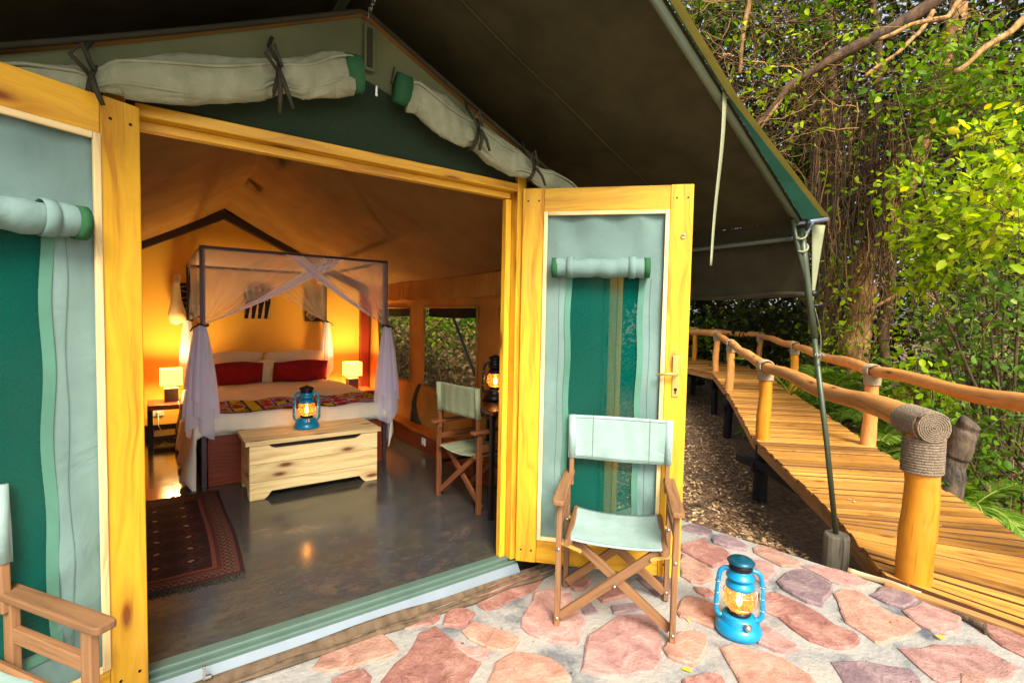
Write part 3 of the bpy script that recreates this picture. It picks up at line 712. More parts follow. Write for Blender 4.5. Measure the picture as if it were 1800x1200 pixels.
# door frame and sill
frame = thing('door_frame', 'yellow varnished pine door frame at the tent entrance', 'door frame', (.8, 2.3, 0))
obj('lintel', MB().box((.81, 2.325, 2.117), (1.73, .09, .044)), 'pine', frame, bevel=.004)
obj('lintel_stop', MB().box((.79, 2.350, 2.077), (1.68, .04, .034)), 'pine', frame, bevel=.003)
for x, xs_ in ((1.655, 1.622), (-.095, -.062)):
    obj('jamb', MB().box((x+.018*(1 if x > 0 else -1), 2.325, 1.10), (.06, .092, 2.2)), 'pine', frame, bevel=.004)
    obj('jamb_stop', MB().box((xs_, 2.352, 1.03), (.036, .04, 2.054)), 'pine', frame, bevel=.003)
sillth = thing('door_sill', 'green painted sill with pale front edge along the tent threshold', 'sill', (.8, 2.3, -.05))
SX0, SX1 = -.9, 1.70
obj('sill_board', MB().box(((SX0+SX1)/2, 2.342, -.032), (SX1-SX0, .058, .07)), 'sill_green', sillth, bevel=.006)
obj('sill_nosing', MB().box(((SX0+SX1)/2, 2.2985, -.048), (SX1-SX0, .027, .07)), 'sill_green', sillth, bevel=.006)
obj('sill_face', MB().add([(SX0, 2.284, -.034), (SX1, 2.284, -.034), (SX1, 2.262, -.075), (SX0, 2.262, -.075), (SX0, 2.284, -.12), (SX1, 2.284, -.12), (SX1, 2.262, -.12), (SX0, 2.262, -.12)],
    [(0, 1, 2, 3)[::-1], (3, 2, 6, 7)[::-1], (0, 3, 7, 4), (1, 5, 6, 2), (0, 4, 5, 1), (4, 7, 6, 5)], [[(0, 0)]*4]*6), 'sill_pale', sillth, bevel=.004)
def flapfn(u, v):
    x = SX0-.3+u*(XR+.2-SX0); wob = .016*sin(x*3.1)+.01*sin(x*9.3)
    return (x, 2.268-v*(.075+.02*sin(x*2.2))-.2*max(0, 0), -.082-.012*v+.014*sin(v*8+x*1.4)*(1-v*.3)+wob*.25)
obj('mud_flap', MB().grid(flapfn, 70, 8), 'mud_flap', tent, smooth=True, solid=.004)
obj('flap_zip', MB().box((.145, 2.232, -.045), (.03, .016, .012)).box((.135, 2.226, -.02), (.010, .005, .045)).tube([(.135, 2.226, .002), (.135, 2.226, .008)], .008, 8), 'steel', tent, bevel=.002)
obj('mud_flap_fold', MB().tube([(x, 2.175+.02*sin(x*2.2+1)+.006*sin(x*17), -.085+.006*sin(x*5)) for x in axis_lin(-.9, 2.3, 60)], [.010+.005*sin(i*.8) for i in range(61)], 8), 'mud_flap', tent, smooth=True)

# ------------------------------------------------------------------ fly roof over the tent
FR = .77; 
def fly_z(x): return 2.985-.324*abs(x-FR)
def pipe_y(x): return 1.22+.158*abs(x-FR)
fly = thing('fly_roof', 'dark olive fly sheet stretched on green tubes above the tent', 'fly sheet', (.77, 4, 0))
def flyfn(sgn):
    def fn(u, v):
        x = FR+sgn*u*2.76; y0 = pipe_y(x)-.02; y = y0+v*(7.6-y0)
        return (x, y, fly_z(x)-.035*sin(pi*u)*(1-.3*cos(v*9))*min(1, v*6)+.020*sin(v*44+u*1.5+.8*sin(v*13))*min(1, v*5)*min(1, (1-u)*6)+.008*sin(u*19)*min(1, v*5)*min(1, (1-u)*6))
    return fn
for s in (1, -1):
    cn = obj('canopy', MB().grid(flyfn(s), 26, 40), 'fly_cloth', fly, smooth=True)
    for v0 in (.13, .30, .47, .64, .81):
        obj('seam', MB().tube([(p[0], p[1], p[2]-.006) for p in [flyfn(s)(k/26, v0) for k in range(27)]], .010, 5), 'fly_cloth', cn, smooth=True)
for s in (1, -1):
    def fn(u, v, s=s):
        x = FR+s*u*2.80; return (x, pipe_y(x)-.02-(.004+.11*max(0, u-.55)/.45)*v, fly_z(x)+.004-.004*v+.02*u*v)
    def fn2(u, v, s=s):
        p = fn(u, 1); return (p[0], p[1]-.055*v, p[2]-.03*v*v)
    obj('front_overhang', MB().grid(fn, 24, 4), 'fly_teal', fly, smooth=True)
    obj('front_hem', MB().grid(fn2, 24, 3), 'fly_hem', fly, smooth=True)
    xe = FR+s*2.715
    obj('gable_tube', MB().tube([(FR, pipe_y(FR), fly_z(FR)-.035), (xe, pipe_y(xe), fly_z(xe)-.035)], .021, 12), 'tube_green', fly, smooth=True)
    obj('eave_tube', MB().tube([(xe+.012*s, 1.62, 1.965), (xe+.012*s, 7.5, 1.95)], .018, 10), 'pole_green', fly, smooth=True)
    def vf(u, v, s=s): return (FR+s*(2.76+.10*v+.02*sin(u*25)*v), 1.60+u*5.95, 2.09-.50*v+.008*sin(u*40)*v)
    obj('valance', MB().grid(vf, 60, 6), 'valance', fly, smooth=True)
    obj('valance_hem', MB().tube([Vector(vf(k/60, 1)) for k in range(61)], .022, 8), 'valance', fly, smooth=True)
obj('ridge_tube', MB().tube([(FR, 1.2, 2.93), (FR, 7.5, 2.93)], .022, 10), 'pole_green', fly, smooth=True)
obj('ridge_hook', MB().box((.79, 2.26, 2.865), (.06, .05, .07)).tube([(.79, 2.25, 2.93), (.79, 2.25, 2.81)], .016, 8), 'black_iron', fly, bevel=.006)
obj('support_pole', MB().tube([(3.72, 1.40, -.06), (3.655, 1.465, .6), (3.575, 1.545, 1.32)], .017, 12), 'pole_green', fly, smooth=True)
obj('support_pole', MB().tube([(3.578, 1.542, 1.30), (3.54, 1.58, 1.62), (3.515, 1.60, 1.80), (3.50, 1.625, 2.02)], [.022, .022, .024, .024], 12), 'pole_green', fly, smooth=True)
obj('corner_brace', MB().tube([(3.541, 1.579, 1.62), (3.475, 1.62, 1.86), (3.39, 1.632, 2.07)], .015, 10), 'pole_green', fly, smooth=True)
obj('bracket', MB().tube([(3.47, 1.66, 2.055), (3.70, 1.55, 2.10)], .014, 10).tube([(3.61, 1.6, 2.085), (3.515, 1.60, 1.98)], .012, 10), 'tube_steel', fly, smooth=True)
obj('corner_flap', MB().grid(lambda u, v: (3.56+.075*u*(1-v)+.06*v, 1.585-.05*u*(1-v), 2.05-v*.56), 4, 8), 'tape', fly, smooth=True, solid=.003)
obj('pole_clamp', MB().tube([(3.55, 1.57, 1.59), (3.60, 1.545, 1.60)], .02, 10).tube([(3.555, 1.565, 1.515), (3.66, 1.51, 1.52)], .009, 8), 'black_iron', fly, smooth=True)
obj('pole_strap', MB().grid(lambda u, v: (3.545+.055*sin(pi*v)+.035*v+.03*u, 1.535+.015*u-.03*v, 1.50-v*.38), 2, 12), 'tape', fly, smooth=True, solid=.003)
ck = MB()
for k in range(7):
    ck.tube([(3.535+.014*k+.009*cos(a), 1.51-.004*k, 1.19+.006*sin(k*2.)+.007*sin(a)) for a in [2*pi*j/8 for j in range(9)]], .0025, 5)
obj('pole_chain', ck, 'steel', fly, smooth=True)
for (x, z) in ((3.47, 1.98), (3.5, 1.90)):
    obj('corner_lashing', MB().tube([(x+.04*cos(a), 1.615+.035*sin(a), z+.035*sin(a+1)) for a in [2*pi*j/16 for j in range(17)]], .007, 6), 'tape', fly, smooth=True)
xt = 2.20
obj('hanging_strap', MB().grid(lambda u, v: (2.225+.034*u*(1-.5*v)-.012*sin(v*5)-.055*v*v, pipe_y(2.24)-.028-.01*sin(v*6), fly_z(2.24)-.012-v*.83), 2, 22), 'tape', fly, smooth=True, solid=.002)
stump = one('pole_stump', MB().tube([(3.725, 1.40, -.55), (3.72, 1.40, -.3), (3.72, 1.40, -.03), (3.72, 1.40, -.015)], [.083, .079, .076, .07], 18), 'old_stump', 'weathered grey wooden stump holding the leaning tent pole', 'stump', smooth=False, bevel=.004)

# ------------------------------------------------------------------ doors
def make_door(label, loc, rotz, s, seed):
    D = thing('tent_door', label, 'door', loc, rotz, 'door leaves of the tent')
    W, Hh = .905, 2.11; k = dict(parent=D, local=True)
    yv = s*.021
    obj('hinge_stile', MB().box((.059, 0, Hh/2), (.118, .042, Hh)), 'pine', bevel=.004, **k)
    lock = obj('lock_stile', MB().box((.847, 0, Hh/2), (.116, .042, Hh)), 'pine', bevel=.004, **k)
    obj('top_rail', MB().box((.4535, 0, Hh-.066), (.669, .040, .128)), 'pine', bevel=.004, **k)
    obj('bottom_rail', MB().box((.4535, 0, .068), (.669, .040, .132)), 'pine', bevel=.004, **k)
    x0, x1, z0, z1 = .12, .787, .136, 1.98
    for c, d in (((x0+.011, yv*1.05, (z0+z1)/2), (.022, .014, z1-z0)), ((x1-.011, yv*1.05, (z0+z1)/2), (.022, .014, z1-z0)),
                 (((x0+x1)/2, yv*1.05, z1-.011), (x1-x0-.045, .013, .022)), (((x0+x1)/2, yv*1.05, z0+.011), (x1-x0-.045, .013, .022))):
        obj('bead', MB().box(c, d), 'pine_pale', bevel=.003, **k)
    # canvas infill with a mesh window
    mu0, mu1, mz0, mz1 = .265, .655, .30, 1.70
    nu, nv = 48, 120; m = MB()
    def cy(x, z):
        gath = max(0, (z-1.66)/.3); edge = min(1, min(x-x0, x1-x)/.08)
        y = .010*sin(x*26+1.2*sin(z*3+seed))*gath*edge + .008*sin(z*5.2+x*7+seed)*edge + .005*sin(z*13-x*9+seed*2)*edge
        y += .010*max(0, 1-z/.8)*sin(z*30+x*14)*edge*(1 if x < mu0 or x > mu1 else .5)
        return y + s*.002
    idx = {}
    for j in range(nv+1):
        for i in range(nu+1):
            x = x0+(x1-x0)*i/nu; z = z0+(z1-z0)*j/nv; idx[i, j] = len(m.v); m.v.append((x, cy(x, z), z))
    for j in range(nv):
        for i in range(nu):
            x = x0+(x1-x0)*(i+.5)/nu; z = z0+(z1-z0)*(j+.5)/nv
            if mu0 < x < mu1 and mz0 < z < mz1: continue
            m.f.append((idx[i, j], idx[i+1, j], idx[i+1, j+1], idx[i, j+1])); m.u.append([(0, 0)]*4)
    obj('canvas_panel', m, 'door_canvas', smooth=True, **k)
    wn_ = obj('mesh_window', MB().grid(lambda u, v: (mu0-.02+(mu1-mu0+.04)*u, cy(mu0+(mu1-mu0)*u, mz0+(mz1-mz0)*v)-s*.006, mz0-.02+(mz1-mz0+.02)*v), 14, 40, .43, 1.4), 'door_mesh', smooth=True, **k)
    for xa in (mu0, mu1):
        obj('binding', MB().grid(lambda u, v: (xa-.016+.032*u+.004*sin(v*20+seed), cy(xa, mz0+(mz1-mz0)*v)+s*.004, mz0-.03+(mz1-mz0+.03)*v), 2, 40), 'mint_binding', parent=wn_, local=True, smooth=True)
    obj('binding', MB().grid(lambda u, v: (mu0+(mu1-mu0)*u, cy(mu0+(mu1-mu0)*u, mz0)+s*.005, mz0-.03+.03*v), 14, 2), 'mint_binding', parent=wn_, local=True, smooth=True)
    # curtain half drawn behind the mesh
    # rolled blind with end trim and two loops
    pts = [(.185+.50*i/20, s*(.052+.003*sin(i*1.3)), 1.672-.004*sin(pi*i/20)+.003*sin(i*.9)) for i in range(21)]
    mt = MB().tube(pts, [.050+.003*sin(i*1.7+seed) for i in range(21)], 18)
    rb = obj('rolled_blind', mt, 'door_canvas', smooth=True, **k)
    for a, b in ((.176, .208), (.662, .692)):
        obj('blind_trim', MB().tube([(a, s*.052, 1.671), (b, s*.052, 1.671)], .054, 18), 'green_trim', parent=rb, local=True, smooth=True)
    for u0 in (.275, .60):
        obj('blind_loop', MB().grid(lambda u, v: (u0-.018+.036*u, s*(.052+.056*cos(-1.9+4.2*v)), 1.672+.056*sin(-1.9+4.2*v)), 2, 18), 'door_canvas', parent=rb, local=True, smooth=True, solid=.003)
    for (sx_, sz_) in ((.03, .07), (.09, .07), (.03, 2.04), (.09, 2.04), (.82, .07), (.876, .07), (.82, 2.04), (.876, 2.04)):
        obj('screw', MB().tube([(sx_, s*.0205, sz_), (sx_, s*.0225, sz_)], .0055, 8), 'black_iron', **k)
    for xa in (mu0-.05, mu1+.05): obj('stitch_line', MB().tube([(xa+.003*sin(q*.8), cy(xa, .2+1.42*q/24)+s*.0025, .2+1.42*q/24) for q in range(25)], .0013, 4), 'stitch', **k)
    # handle
    hp = obj('handle_plate', MB().box((.846, s*.025, 1.10), (.036, .008, .22)), 'brass', bevel=.003, parent=lock, local=True)
    obj('handle', MB().tube([(.846, s*.025, 1.115), (.846, s*.062, 1.115)], .009, 10).tube([(.850, s*.062, 1.115), (.80, s*.064, 1.116), (.745, s*.058, 1.108)], [.009, .008, .007], 10), 'brass', smooth=True, parent=lock, local=True)
    obj('keyhole', MB().tube([(.846, s*.028, 1.03), (.846, s*.031, 1.03)], .009, 12).box((.846, s*.030, 1.018), (.007, .004, .022)), 'black_iron', parent=lock, local=True)
    obj('hook_eye', MB().tube([(.858+.010*cos(a), s*.028, 1.84+.010*sin(a)) for a in [2*pi*q/10 for q in range(11)]], .003, 5), 'steel', parent=lock, local=True, smooth=True)
    return D
fabric('mint_binding', lin((88, 134, 112)), lin((76, 118, 98)))
make_door('open pine framed tent door with brass lever handle behind the mint chair', (1.678, 2.272, 0), atan2(-.719, .695), -1, 1.3)
make_door('open pine framed tent door at the left edge with rolled blind', (-.05, 2.258, 0), atan2(-.452, -.892), 1, 4.1)

# ------------------------------------------------------------------ director chairs
def make_chair(label, wd, cl, loc, rotz, group, scale=1):
    Cc = thing('director_chair', label, 'chair', loc, rotz, group); Cc.scale = (scale,)*3
    k = dict(parent=Cc, local=True)
    for sx in (-1, 1):
        for sy in (-1, 1):
            lg = obj('leg', MB().box((sx*.268, sy*.185, .308), (.026, .042, .616)), wd, bevel=.004, **k)
            for z in (.045, .385): obj('bolt', MB().tube([(sx*.268, sy*.185-.020, z), (sx*.268, sy*.185-.0245, z)], .008, 10), 'steel', parent=lg, local=True, smooth=True)
        m = MB(); pr = [(-.262, .022), (-.256, .026), (-.24, .029), (.25, .029), (.255, .027)]
        V = []; 
        for y, hw in pr: V += [(sx*.268-hw, y, .616), (sx*.268+hw, y, .616), (sx*.268+hw, y, .640), (sx*.268-hw, y, .640)]
        F = [(0, 1, 2, 3)]; U = [[(0, 0), (0, .05), (.02, .05), (.02, 0)]]
        n = len(pr)
        for i in range(n-1):
            for q in range(4):
                q2 = (q+1) % 4; F.append((i*4+q, (i+1)*4+q, (i+1)*4+q2, i*4+q2)); ya, yb = pr[i][0], pr[i+1][0]
                U.append([(ya, q*.05), (yb, q*.05), (yb, q*.05+.05), (ya, q*.05+.05)])
        F.append(tuple((n-1)*4+q for q in (3, 2, 1, 0))); U.append([(0, 0), (0, .05), (.02, .05), (.02, 0)])
        m.add(V, F, U); obj('armrest', m, wd, bevel=.006, **k)
        obj('side_rail', MB().box((sx*.268, 0, .505), (.022, .33, .045)), wd, bevel=.003, **k)
        obj('back_post', MB().bar((sx*.252, .186, .575), (sx*.256, .205, .95), .032, .024, (1, 0, 0)), wd, bevel=.004, **k)
        obj('seat_rail', MB().tube([(sx*.222, -.225, .432), (sx*.222, .215, .432)], .017, 8), wd, **k)
        for sy in (-1, 1):
            y = sy*.165+(0.013 if sx > 0 else -.013)
            cb = obj('cross_leg', MB().bar((sx*.258, y, .042), (-sx*.195, y, .418), .042, .022, (0, 1, 0)), wd, bevel=.003, **k)
            yy = sy*.165-.028
            obj('link', MB().bar((sx*.256, yy, .412), (sx*.165, yy, .385), .016, .004, (0, 1, 0)).tube([(sx*.165, yy, .385), (sx*.165, yy-.008, .385)], .008, 10), 'brass', parent=cb, local=True)
    obj('pivot_bolt', MB().tube([(.0, -.19, .232), (.0, -.198, .232)], .008, 10), 'steel', smooth=True, **k)
    def seat(u, v):
        x = -.238+.476*u; e = abs(2*u-1); z = .447-.024*(1-e**2.2)-(.02*((e-.93)/.07) if e > .93 else 0)
        return (x, -.212+.425*v+.006*sin(u*pi), z+.002*sin(v*9+u*4))
    st_ = obj('seat', MB().grid(seat, 24, 14), cl, smooth=True, solid=.004, **k)
    for v_ in (.05, .95): obj('seam', MB().tube([tuple(Vector(seat(.08+.84*q/20, v_))+Vector((0, 0, .003))) for q in range(21)], .0014, 5), 'stitch', parent=st_, local=True)
    def back(u, v):
        e = 2*u-1; x = e*.272; z = .725+.236*v-.006*cos(e*1.5)*(1-v); y = .190+.016*v-.012+ .014*(1-abs(e)**4)+.003*sin(u*9+v*4)
        return (x, y, z)
    bk = obj('backrest', MB().grid(back, 24, 10), cl, smooth=True, solid=.004, **k)
    for u_ in (.24, .79): obj('seam', MB().tube([tuple(Vector(back(u_, q/8))+Vector((0, -.0035, 0))) for q in range(9)], .0016, 5), 'stitch', parent=bk, local=True)
    for v_ in (.06, .94): obj('seam', MB().tube([tuple(Vector(back(.06+.88*q/20, v_))+Vector((0, -.0035, 0))) for q in range(21)], .0014, 5), 'stitch', parent=bk, local=True)
    for sx in (-1, 1):
        obj('back_sleeve', MB().tube([(sx*.2535, .193, .727), (sx*.256, .206, .959)], .022, 12), cl, parent=bk, local=True, smooth=True)
    return Cc
make_chair('mint canvas director chair standing before the open door on the flagstones', 'teak', 'mint_canvas', (1.885, 1.70, -.092), radians(-48.2), 'director chairs')
make_chair('mint canvas director chair cut off by the left edge of the photo', 'teak', 'mint_canvas', (-.488, 1.762, -.092), radians(34), 'director chairs')
make_chair('sage canvas director chair with dark legs drawn up to the table', 'teak_dark', 'sage_canvas', (1.975, 3.21, 0), radians(97), 'director chairs', .93)

# ------------------------------------------------------------------ hurricane lanterns
def make_lantern(label, paint, lid, loc, rotz, group, scale=1, power=2):
    L = thing('hurricane_lantern', label, 'lantern', loc, rotz, group); L.scale = (scale, scale, scale*1.05)
    k = dict(parent=L, local=True, smooth=True)
    tank = obj('tank', MB().lathe([(.08, 0), (.104, .002), (.108, .010), (.107, .020), (.101, .034), (.094, .046), (.080, .052), (.077, .074), (.070, .082), (.045, .086)], 36), paint, bevel=.002, **k)
    obj('filler_cap', MB().tube([(.028, -.080, .062), (.030, -.096, .074)], .016, 14), 'steel', parent=tank, local=True, smooth=True)
    obj('burner', MB().lathe([(.05, .084), (.054, .09), (.052, .102), (.042, .106), (.02, .112), (.012, .122)], 24), 'black_iron', **k)
    obj('globe', MB().lathe([(.046, .103), (.058, .115), (.068, .135), (.071, .155), (.068, .178), (.060, .198), (.052, .212)], 28), 'globe_glass', **k)
    obj('flame', MB().lathe([(.002, .118), (.010, .126), (.014, .138), (.010, .152), (.004, .168), (.001, .182)], 12), 'flame', **k)
    dm = obj('globe_dome', MB().lathe([(.056, .208), (.066, .211), (.065, .224), (.056, .238), (.044, .246), (.034, .25)], 28), paint, **k)
    hd = obj('hood', MB().lathe([(.034, .249), (.060, .252), (.066, .258), (.064, .266), (.054, .274), (.050, .286), (.050, .296)], 28), paint, **k)
    obj('chimney', MB().lathe([(.052, .294), (.054, .300), (.050, .306), (.055, .312), (.050, .318), (.046, .322)], 24), 'black_iron', **k)
    obj('cap', MB().lathe([(.045, .320), (.062, .325), (.064, .330), (.052, .341), (.036, .346), (.018, .349), (.010, .356)], 28), lid, **k)
    for sx in (-1, 1):
        pts = [(sx*.066, 0, .060), (sx*.090, 0, .066), (sx*.103, 0, .085), (sx*.104, 0, .12), (sx*.099, 0, .20), (sx*.096, 0, .25), (sx*.090, 0, .276), (sx*.074, 0, .290), (sx*.048, 0, .292)]
        P = []
        for i in range(len(pts)-1):
            for q in range(3):
                f = q/3; P.append(tuple(pts[i][a]*(1-f)+pts[i+1][a]*f for a in range(3)))
        P.append(pts[-1])
        st = obj('side_tube', MB().tube(P, .0115, 12), paint, **k)
        m = MB()
        for z in (.115, .17, .225): m.tube([(sx*(.104-.03*(z-.1))+.0125*cos(a), .0125*sin(a), z) for a in [2*pi*q/12 for q in range(13)]], .002, 5)
        obj('tube_band', m, 'steel', parent=st, local=True, smooth=True)
    gw = MB()
    for z, r in ((.13, .0735), (.185, .0735)):
        gw.tube([(r*cos(a), r*sin(a), z) for a in [2*pi*q/28 for q in range(29)]], .0016, 5)
    for a0 in (.8, 2.3, 3.9, 5.5):
        gw.tube([(.05*cos(a0), .05*sin(a0), .10), (.074*cos(a0), .074*sin(a0), .135), (.074*cos(a0), .074*sin(a0), .18), (.058*cos(a0), .058*sin(a0), .21)], .0016, 5)
    gw.tube([(.075, -.03, .09), (.085, -.03, .12), (.08, -.02, .16), (.07, -.02, .21)], .002, 5)
    obj('wire_guard', gw, 'steel', **k)
    ld = bpy.data.lights.new('flame_light', 'POINT'); ld.energy = power; ld.color = (1, .5, .14); ld.shadow_soft_size = .014
    lo = bpy.data.objects.new('flame_light', ld); COL.objects.link(lo); lo.parent = L; lo.location = (0, 0, .152)
    return L
make_lantern('bright blue hurricane lantern burning on the patio stones', 'blue_paint', 'blue_lid', (2.275, 1.258, -.094), radians(-52), 'blue hurricane lanterns', .99, 1.6)
make_lantern('blue hurricane lantern burning on top of the wooden chest', 'blue_paint', 'black_paint', (1.005, 4.33, .446), radians(-20), 'blue hurricane lanterns', .94, 1.6)
make_lantern('black hurricane lantern burning on the dark table', 'black_paint', 'black_paint', (2.11, 3.17, .762), radians(-30), None, .92, 1.6)

# ------------------------------------------------------------------ furniture inside
rug_c = ((.128, .018), (.10, .016))
def rug_paint(u, v):
    e = min(u*0.62+99, (1-u)*.62, v*1.48, (1-v)*1.48) if False else min(u*.62, (1-u)*.62, v*1.48, (1-v)*1.48)
    base = (46, 24, 24)
    if e < .02: return (48, 26, 26)
    if .02 <= e < .035: return (80, 46, 36)
    if .035 <= e < .085:
        q = int(u*31)+int(v*74); return (92, 64, 46) if (int(u*31*1.4) % 2 == 0) ^ (int(v*74*1.2) % 3 == 0) else (52, 26, 26)
    if .085 <= e < .10: return (86, 44, 34)
    if .10 <= e < .125: return (62, 34, 30) if (int(u*60)+int(v*140)) % 2 else (66, 38, 32)
    if .125 <= e < .14: return (104, 54, 38)
    a, b = ((u*.62) % .155)/.155-.5, ((v*1.48) % .185)/.185-.5
    d = abs(a)*1.0+abs(b)
    if d < .10: return (150, 112, 78)
    if d < .17: return (64, 30, 28)
    if .30 < d < .36: return (84, 46, 40)
    if .46 < d < .5: return (80, 42, 36)
    return base
rug = thing('rug', 'dark red brown patterned rug with fringed ends on the concrete floor', 'rug', (.06, 3.67, 0))
def rugfn(u, v): return (-.26+.645*u+.012*sin(v*5)-.018*(1-v), 2.945+1.47*v-.02*u*(1-v)-.02*u*v, .009+.003*sin(v*14+u*9)*u)
painted('pile', rugfn, 62, 148, rug_paint, rug, solid=.010)
fm = MB()
for k in range(90):
    u = k/89
    for v, sg in ((0, -1), (1, 1)):
        p = rugfn(u, v); L = random.uniform(.02, .045); dx = random.uniform(-.02, .02)
        fm.tube([(p[0], p[1], .008), (p[0]+dx*.5, p[1]+sg*L*.5, .006), (p[0]+dx, p[1]+sg*L, .004)], .0025, 4)
fr_ = obj('fringe', fm, 'strap', rug); fr_['kind'] = 'stuff'

# blanket chest
ch_ = thing('wooden_chest', 'pale knotty pine blanket chest at the foot of the bed', 'chest', (1.02, 4.29, 0))
cx0, cx1, cy0, cy1, ct = .54, 1.505, 4.045, 4.50, .415
zb = [.0, .135, .268, .40]
def front_board(z0, z1, foot=False, slot=False):
    m = MB(); x0, x1, y0, y1 = cx0, cx1, cy0, cy0+.022
    if foot:
        pl = [(x0, 0), (x0+.10, 0), (x0+.125, .02), (x0+.15, .055), (x1-.15, .055), (x1-.125, .02), (x1-.10, 0), (x1, 0), (x1, z1), (x0, z1)]
    elif slot:
        pl = [(x0, z0), (x1, z0), (x1, z1), (x1-.13, z1), (x1-.15, z1-.022), (x1-.18, z1-.034), (x0+.18, z1-.034), (x0+.15, z1-.022), (x0+.13, z1), (x0, z1)]
    else: pl = [(x0, z0), (x1, z0), (x1, z1), (x0, z1)]
    n = len(pl); V = [(x, y0, z) for x, z in pl]+[(x, y1, z) for x, z in pl]
    F = [tuple(range(n)), tuple(range(n, 2*n))[::-1]]; o = random.random()*3; U = [[(x, z+o) for x, z in pl], [(x, z+o) for x, z in pl][::-1]]
    for i in range(n):
        j = (i+1) % n; F.append((i, n+i, n+j, j)); U.append([(pl[i][0], 0+o), (pl[i][0], .02+o), (pl[j][0], .02+o), (pl[j][0], o)])
    m.add(V, F, U); return m
obj('front_board', front_board(0, .1335, foot=True), 'pine_pale', ch_, bevel=.002)
obj('front_board', front_board(.1365, .2665), 'pine_pale', ch_, bevel=.002)
obj('front_board', front_board(.2695, .410, slot=True), 'pine_pale', ch_, bevel=.002)
obj('hollow_shade', MB().box(((cx0+cx1)/2, cy0+.035, .22), (cx1-cx0-.06, .02, .36)), 'slot_shade', ch_)  # dark sheet behind the front boards paints the shade inside the chest
for x in (cx0+.011, cx1-.011):
    m = MB(); y0, y1 = cy0+.0225, cy1
    pl = [(y0, 0), (y0+.08, 0), (y0+.11, .05), (y1-.11, .05), (y1-.08, 0), (y1, 0), (y1, .41), (y0, .41)]
    n = len(pl); V = [(x-.011, y, z) for y, z in pl]+[(x+.011, y, z) for y, z in pl]
    F = [tuple(range(n))[::-1], tuple(range(n, 2*n))]; U = [[(y, z) for y, z in pl][::-1], [(y, z) for y, z in pl]]
    for i in range(n):
        j = (i+1) % n; F.append((i, j, n+j, n+i)); U.append([(0, 0)]*4)
    m.add(V, F, U); obj('side_board', m, 'pine_pale', ch_, bevel=.002)
obj('back_board', MB().box(((cx0+cx1)/2, cy1-.011, .22), (cx1-cx0-.05, .02, .36)), 'pine_pale', ch_)
for i in range(3):
    obj('lid_board', MB().box((1.022, 4.028+.163*(i+.5), .4285), (1.02, .161, .033)), 'pine_pale', ch_, bevel=.003)

# bed
bed = thing('bed', 'four poster bed with red brown foot board and white bedding', 'bed', (1.03, 5.6, 0))
BX0, BX1, BY0, BY1 = .29, 1.765, 4.565, 6.64
obj('foot_board', MB().box(((BX0+BX1)/2, BY0, .20), (BX1-BX0-.05, .03, .40)), 'mahogany', bed, bevel=.004)
for x in (BX0+.02, BX1-.02): obj('side_rail', MB().box((x, (BY0+BY1)/2, .24), (.03, BY1-BY0-.06, .22)), 'mahogany', bed, bevel=.003)
obj('head_board', MB().box(((BX0+BX1)/2, BY1, .33), (BX1-BX0-.05, .03, .66)), 'mahogany', bed, bevel=.004)
for x in (BX0, BX1):
    for y in (BY0, BY1): obj('post', MB().box((x, y, .95), (.036, .036, 1.90)), 'purple_pipe' if y < 5 else 'dark_wood', bed, bevel=.003)
for a, b in (((BX0, BY0), (BX1, BY0)), ((BX0, BY1), (BX1, BY1)), ((BX0, BY0), (BX0, BY1)), ((BX1, BY0), (BX1, BY1))):
    obj('canopy_rail', MB().bar((a[0], a[1], 1.885), (b[0], b[1], 1.885), .028, .028), 'purple_pipe' if a[1] < 5 else 'dark_wood', bed, bevel=.003)
obj('mattress', MB().box(((BX0+BX1)/2, (BY0+BY1)/2, .42), (BX1-BX0-.07, BY1-BY0-.05, .24)), 'bed_linen', bed, bevel=.04, seg=3, smooth=True)
TOPZ = .565
def bedtop(x, y): return TOPZ+.012*fnoise(x*5, y*4, 2)
def duvet(u, v):
    # u across (left drop, top, right drop), v along the bed from the foot drop
    su = (u-.5)*2.62; half = (BX1-BX0)/2+.022
    yy = -.13+v*1.95
    x = max(-half, min(half, su)); drop = max(0, abs(su)-half)
    z = bedtop(x, yy); xx = (BX0+BX1)/2+x
    if drop > 0:
        fac = drop*(.95 if su < 0 else .55)
        z = TOPZ-fac; xx += (1 if su > 0 else -1)*(.035+.09*drop*(1.0 if su < 0 else .25)+.03*sin(yy*11)*drop*3)
    y = BY0-.035+max(0, yy)
    if yy < 0:
        z = z+yy*1.05; y = BY0-.035-.018*min(1, -yy*20)+.006*sin(su*9)
    return (xx, y, z+.006*sin(su*17+yy*6))
obj('duvet', MB().grid(duvet, 60, 56), 'bed_linen', bed, smooth=True, solid=.016)
def sheet_l(u, v): return (BX0-.05-.04*v-.03*sin(u*14)*v, BY0+.01+u*.36, .53-v*(.46-.06*sin(u*7)))
obj('hanging_sheet', MB().grid(sheet_l, 20, 12), 'bed_linen', bed, smooth=True, solid=.01)
def sheet_r(u, v): return (BX1+.045+.02*v, BY0+.02+u*.12*(1-.25*v), .52-v*.37)
obj('hanging_sheet', MB().grid(sheet_r, 6, 10), 'bed_linen', bed, smooth=True, solid=.01)
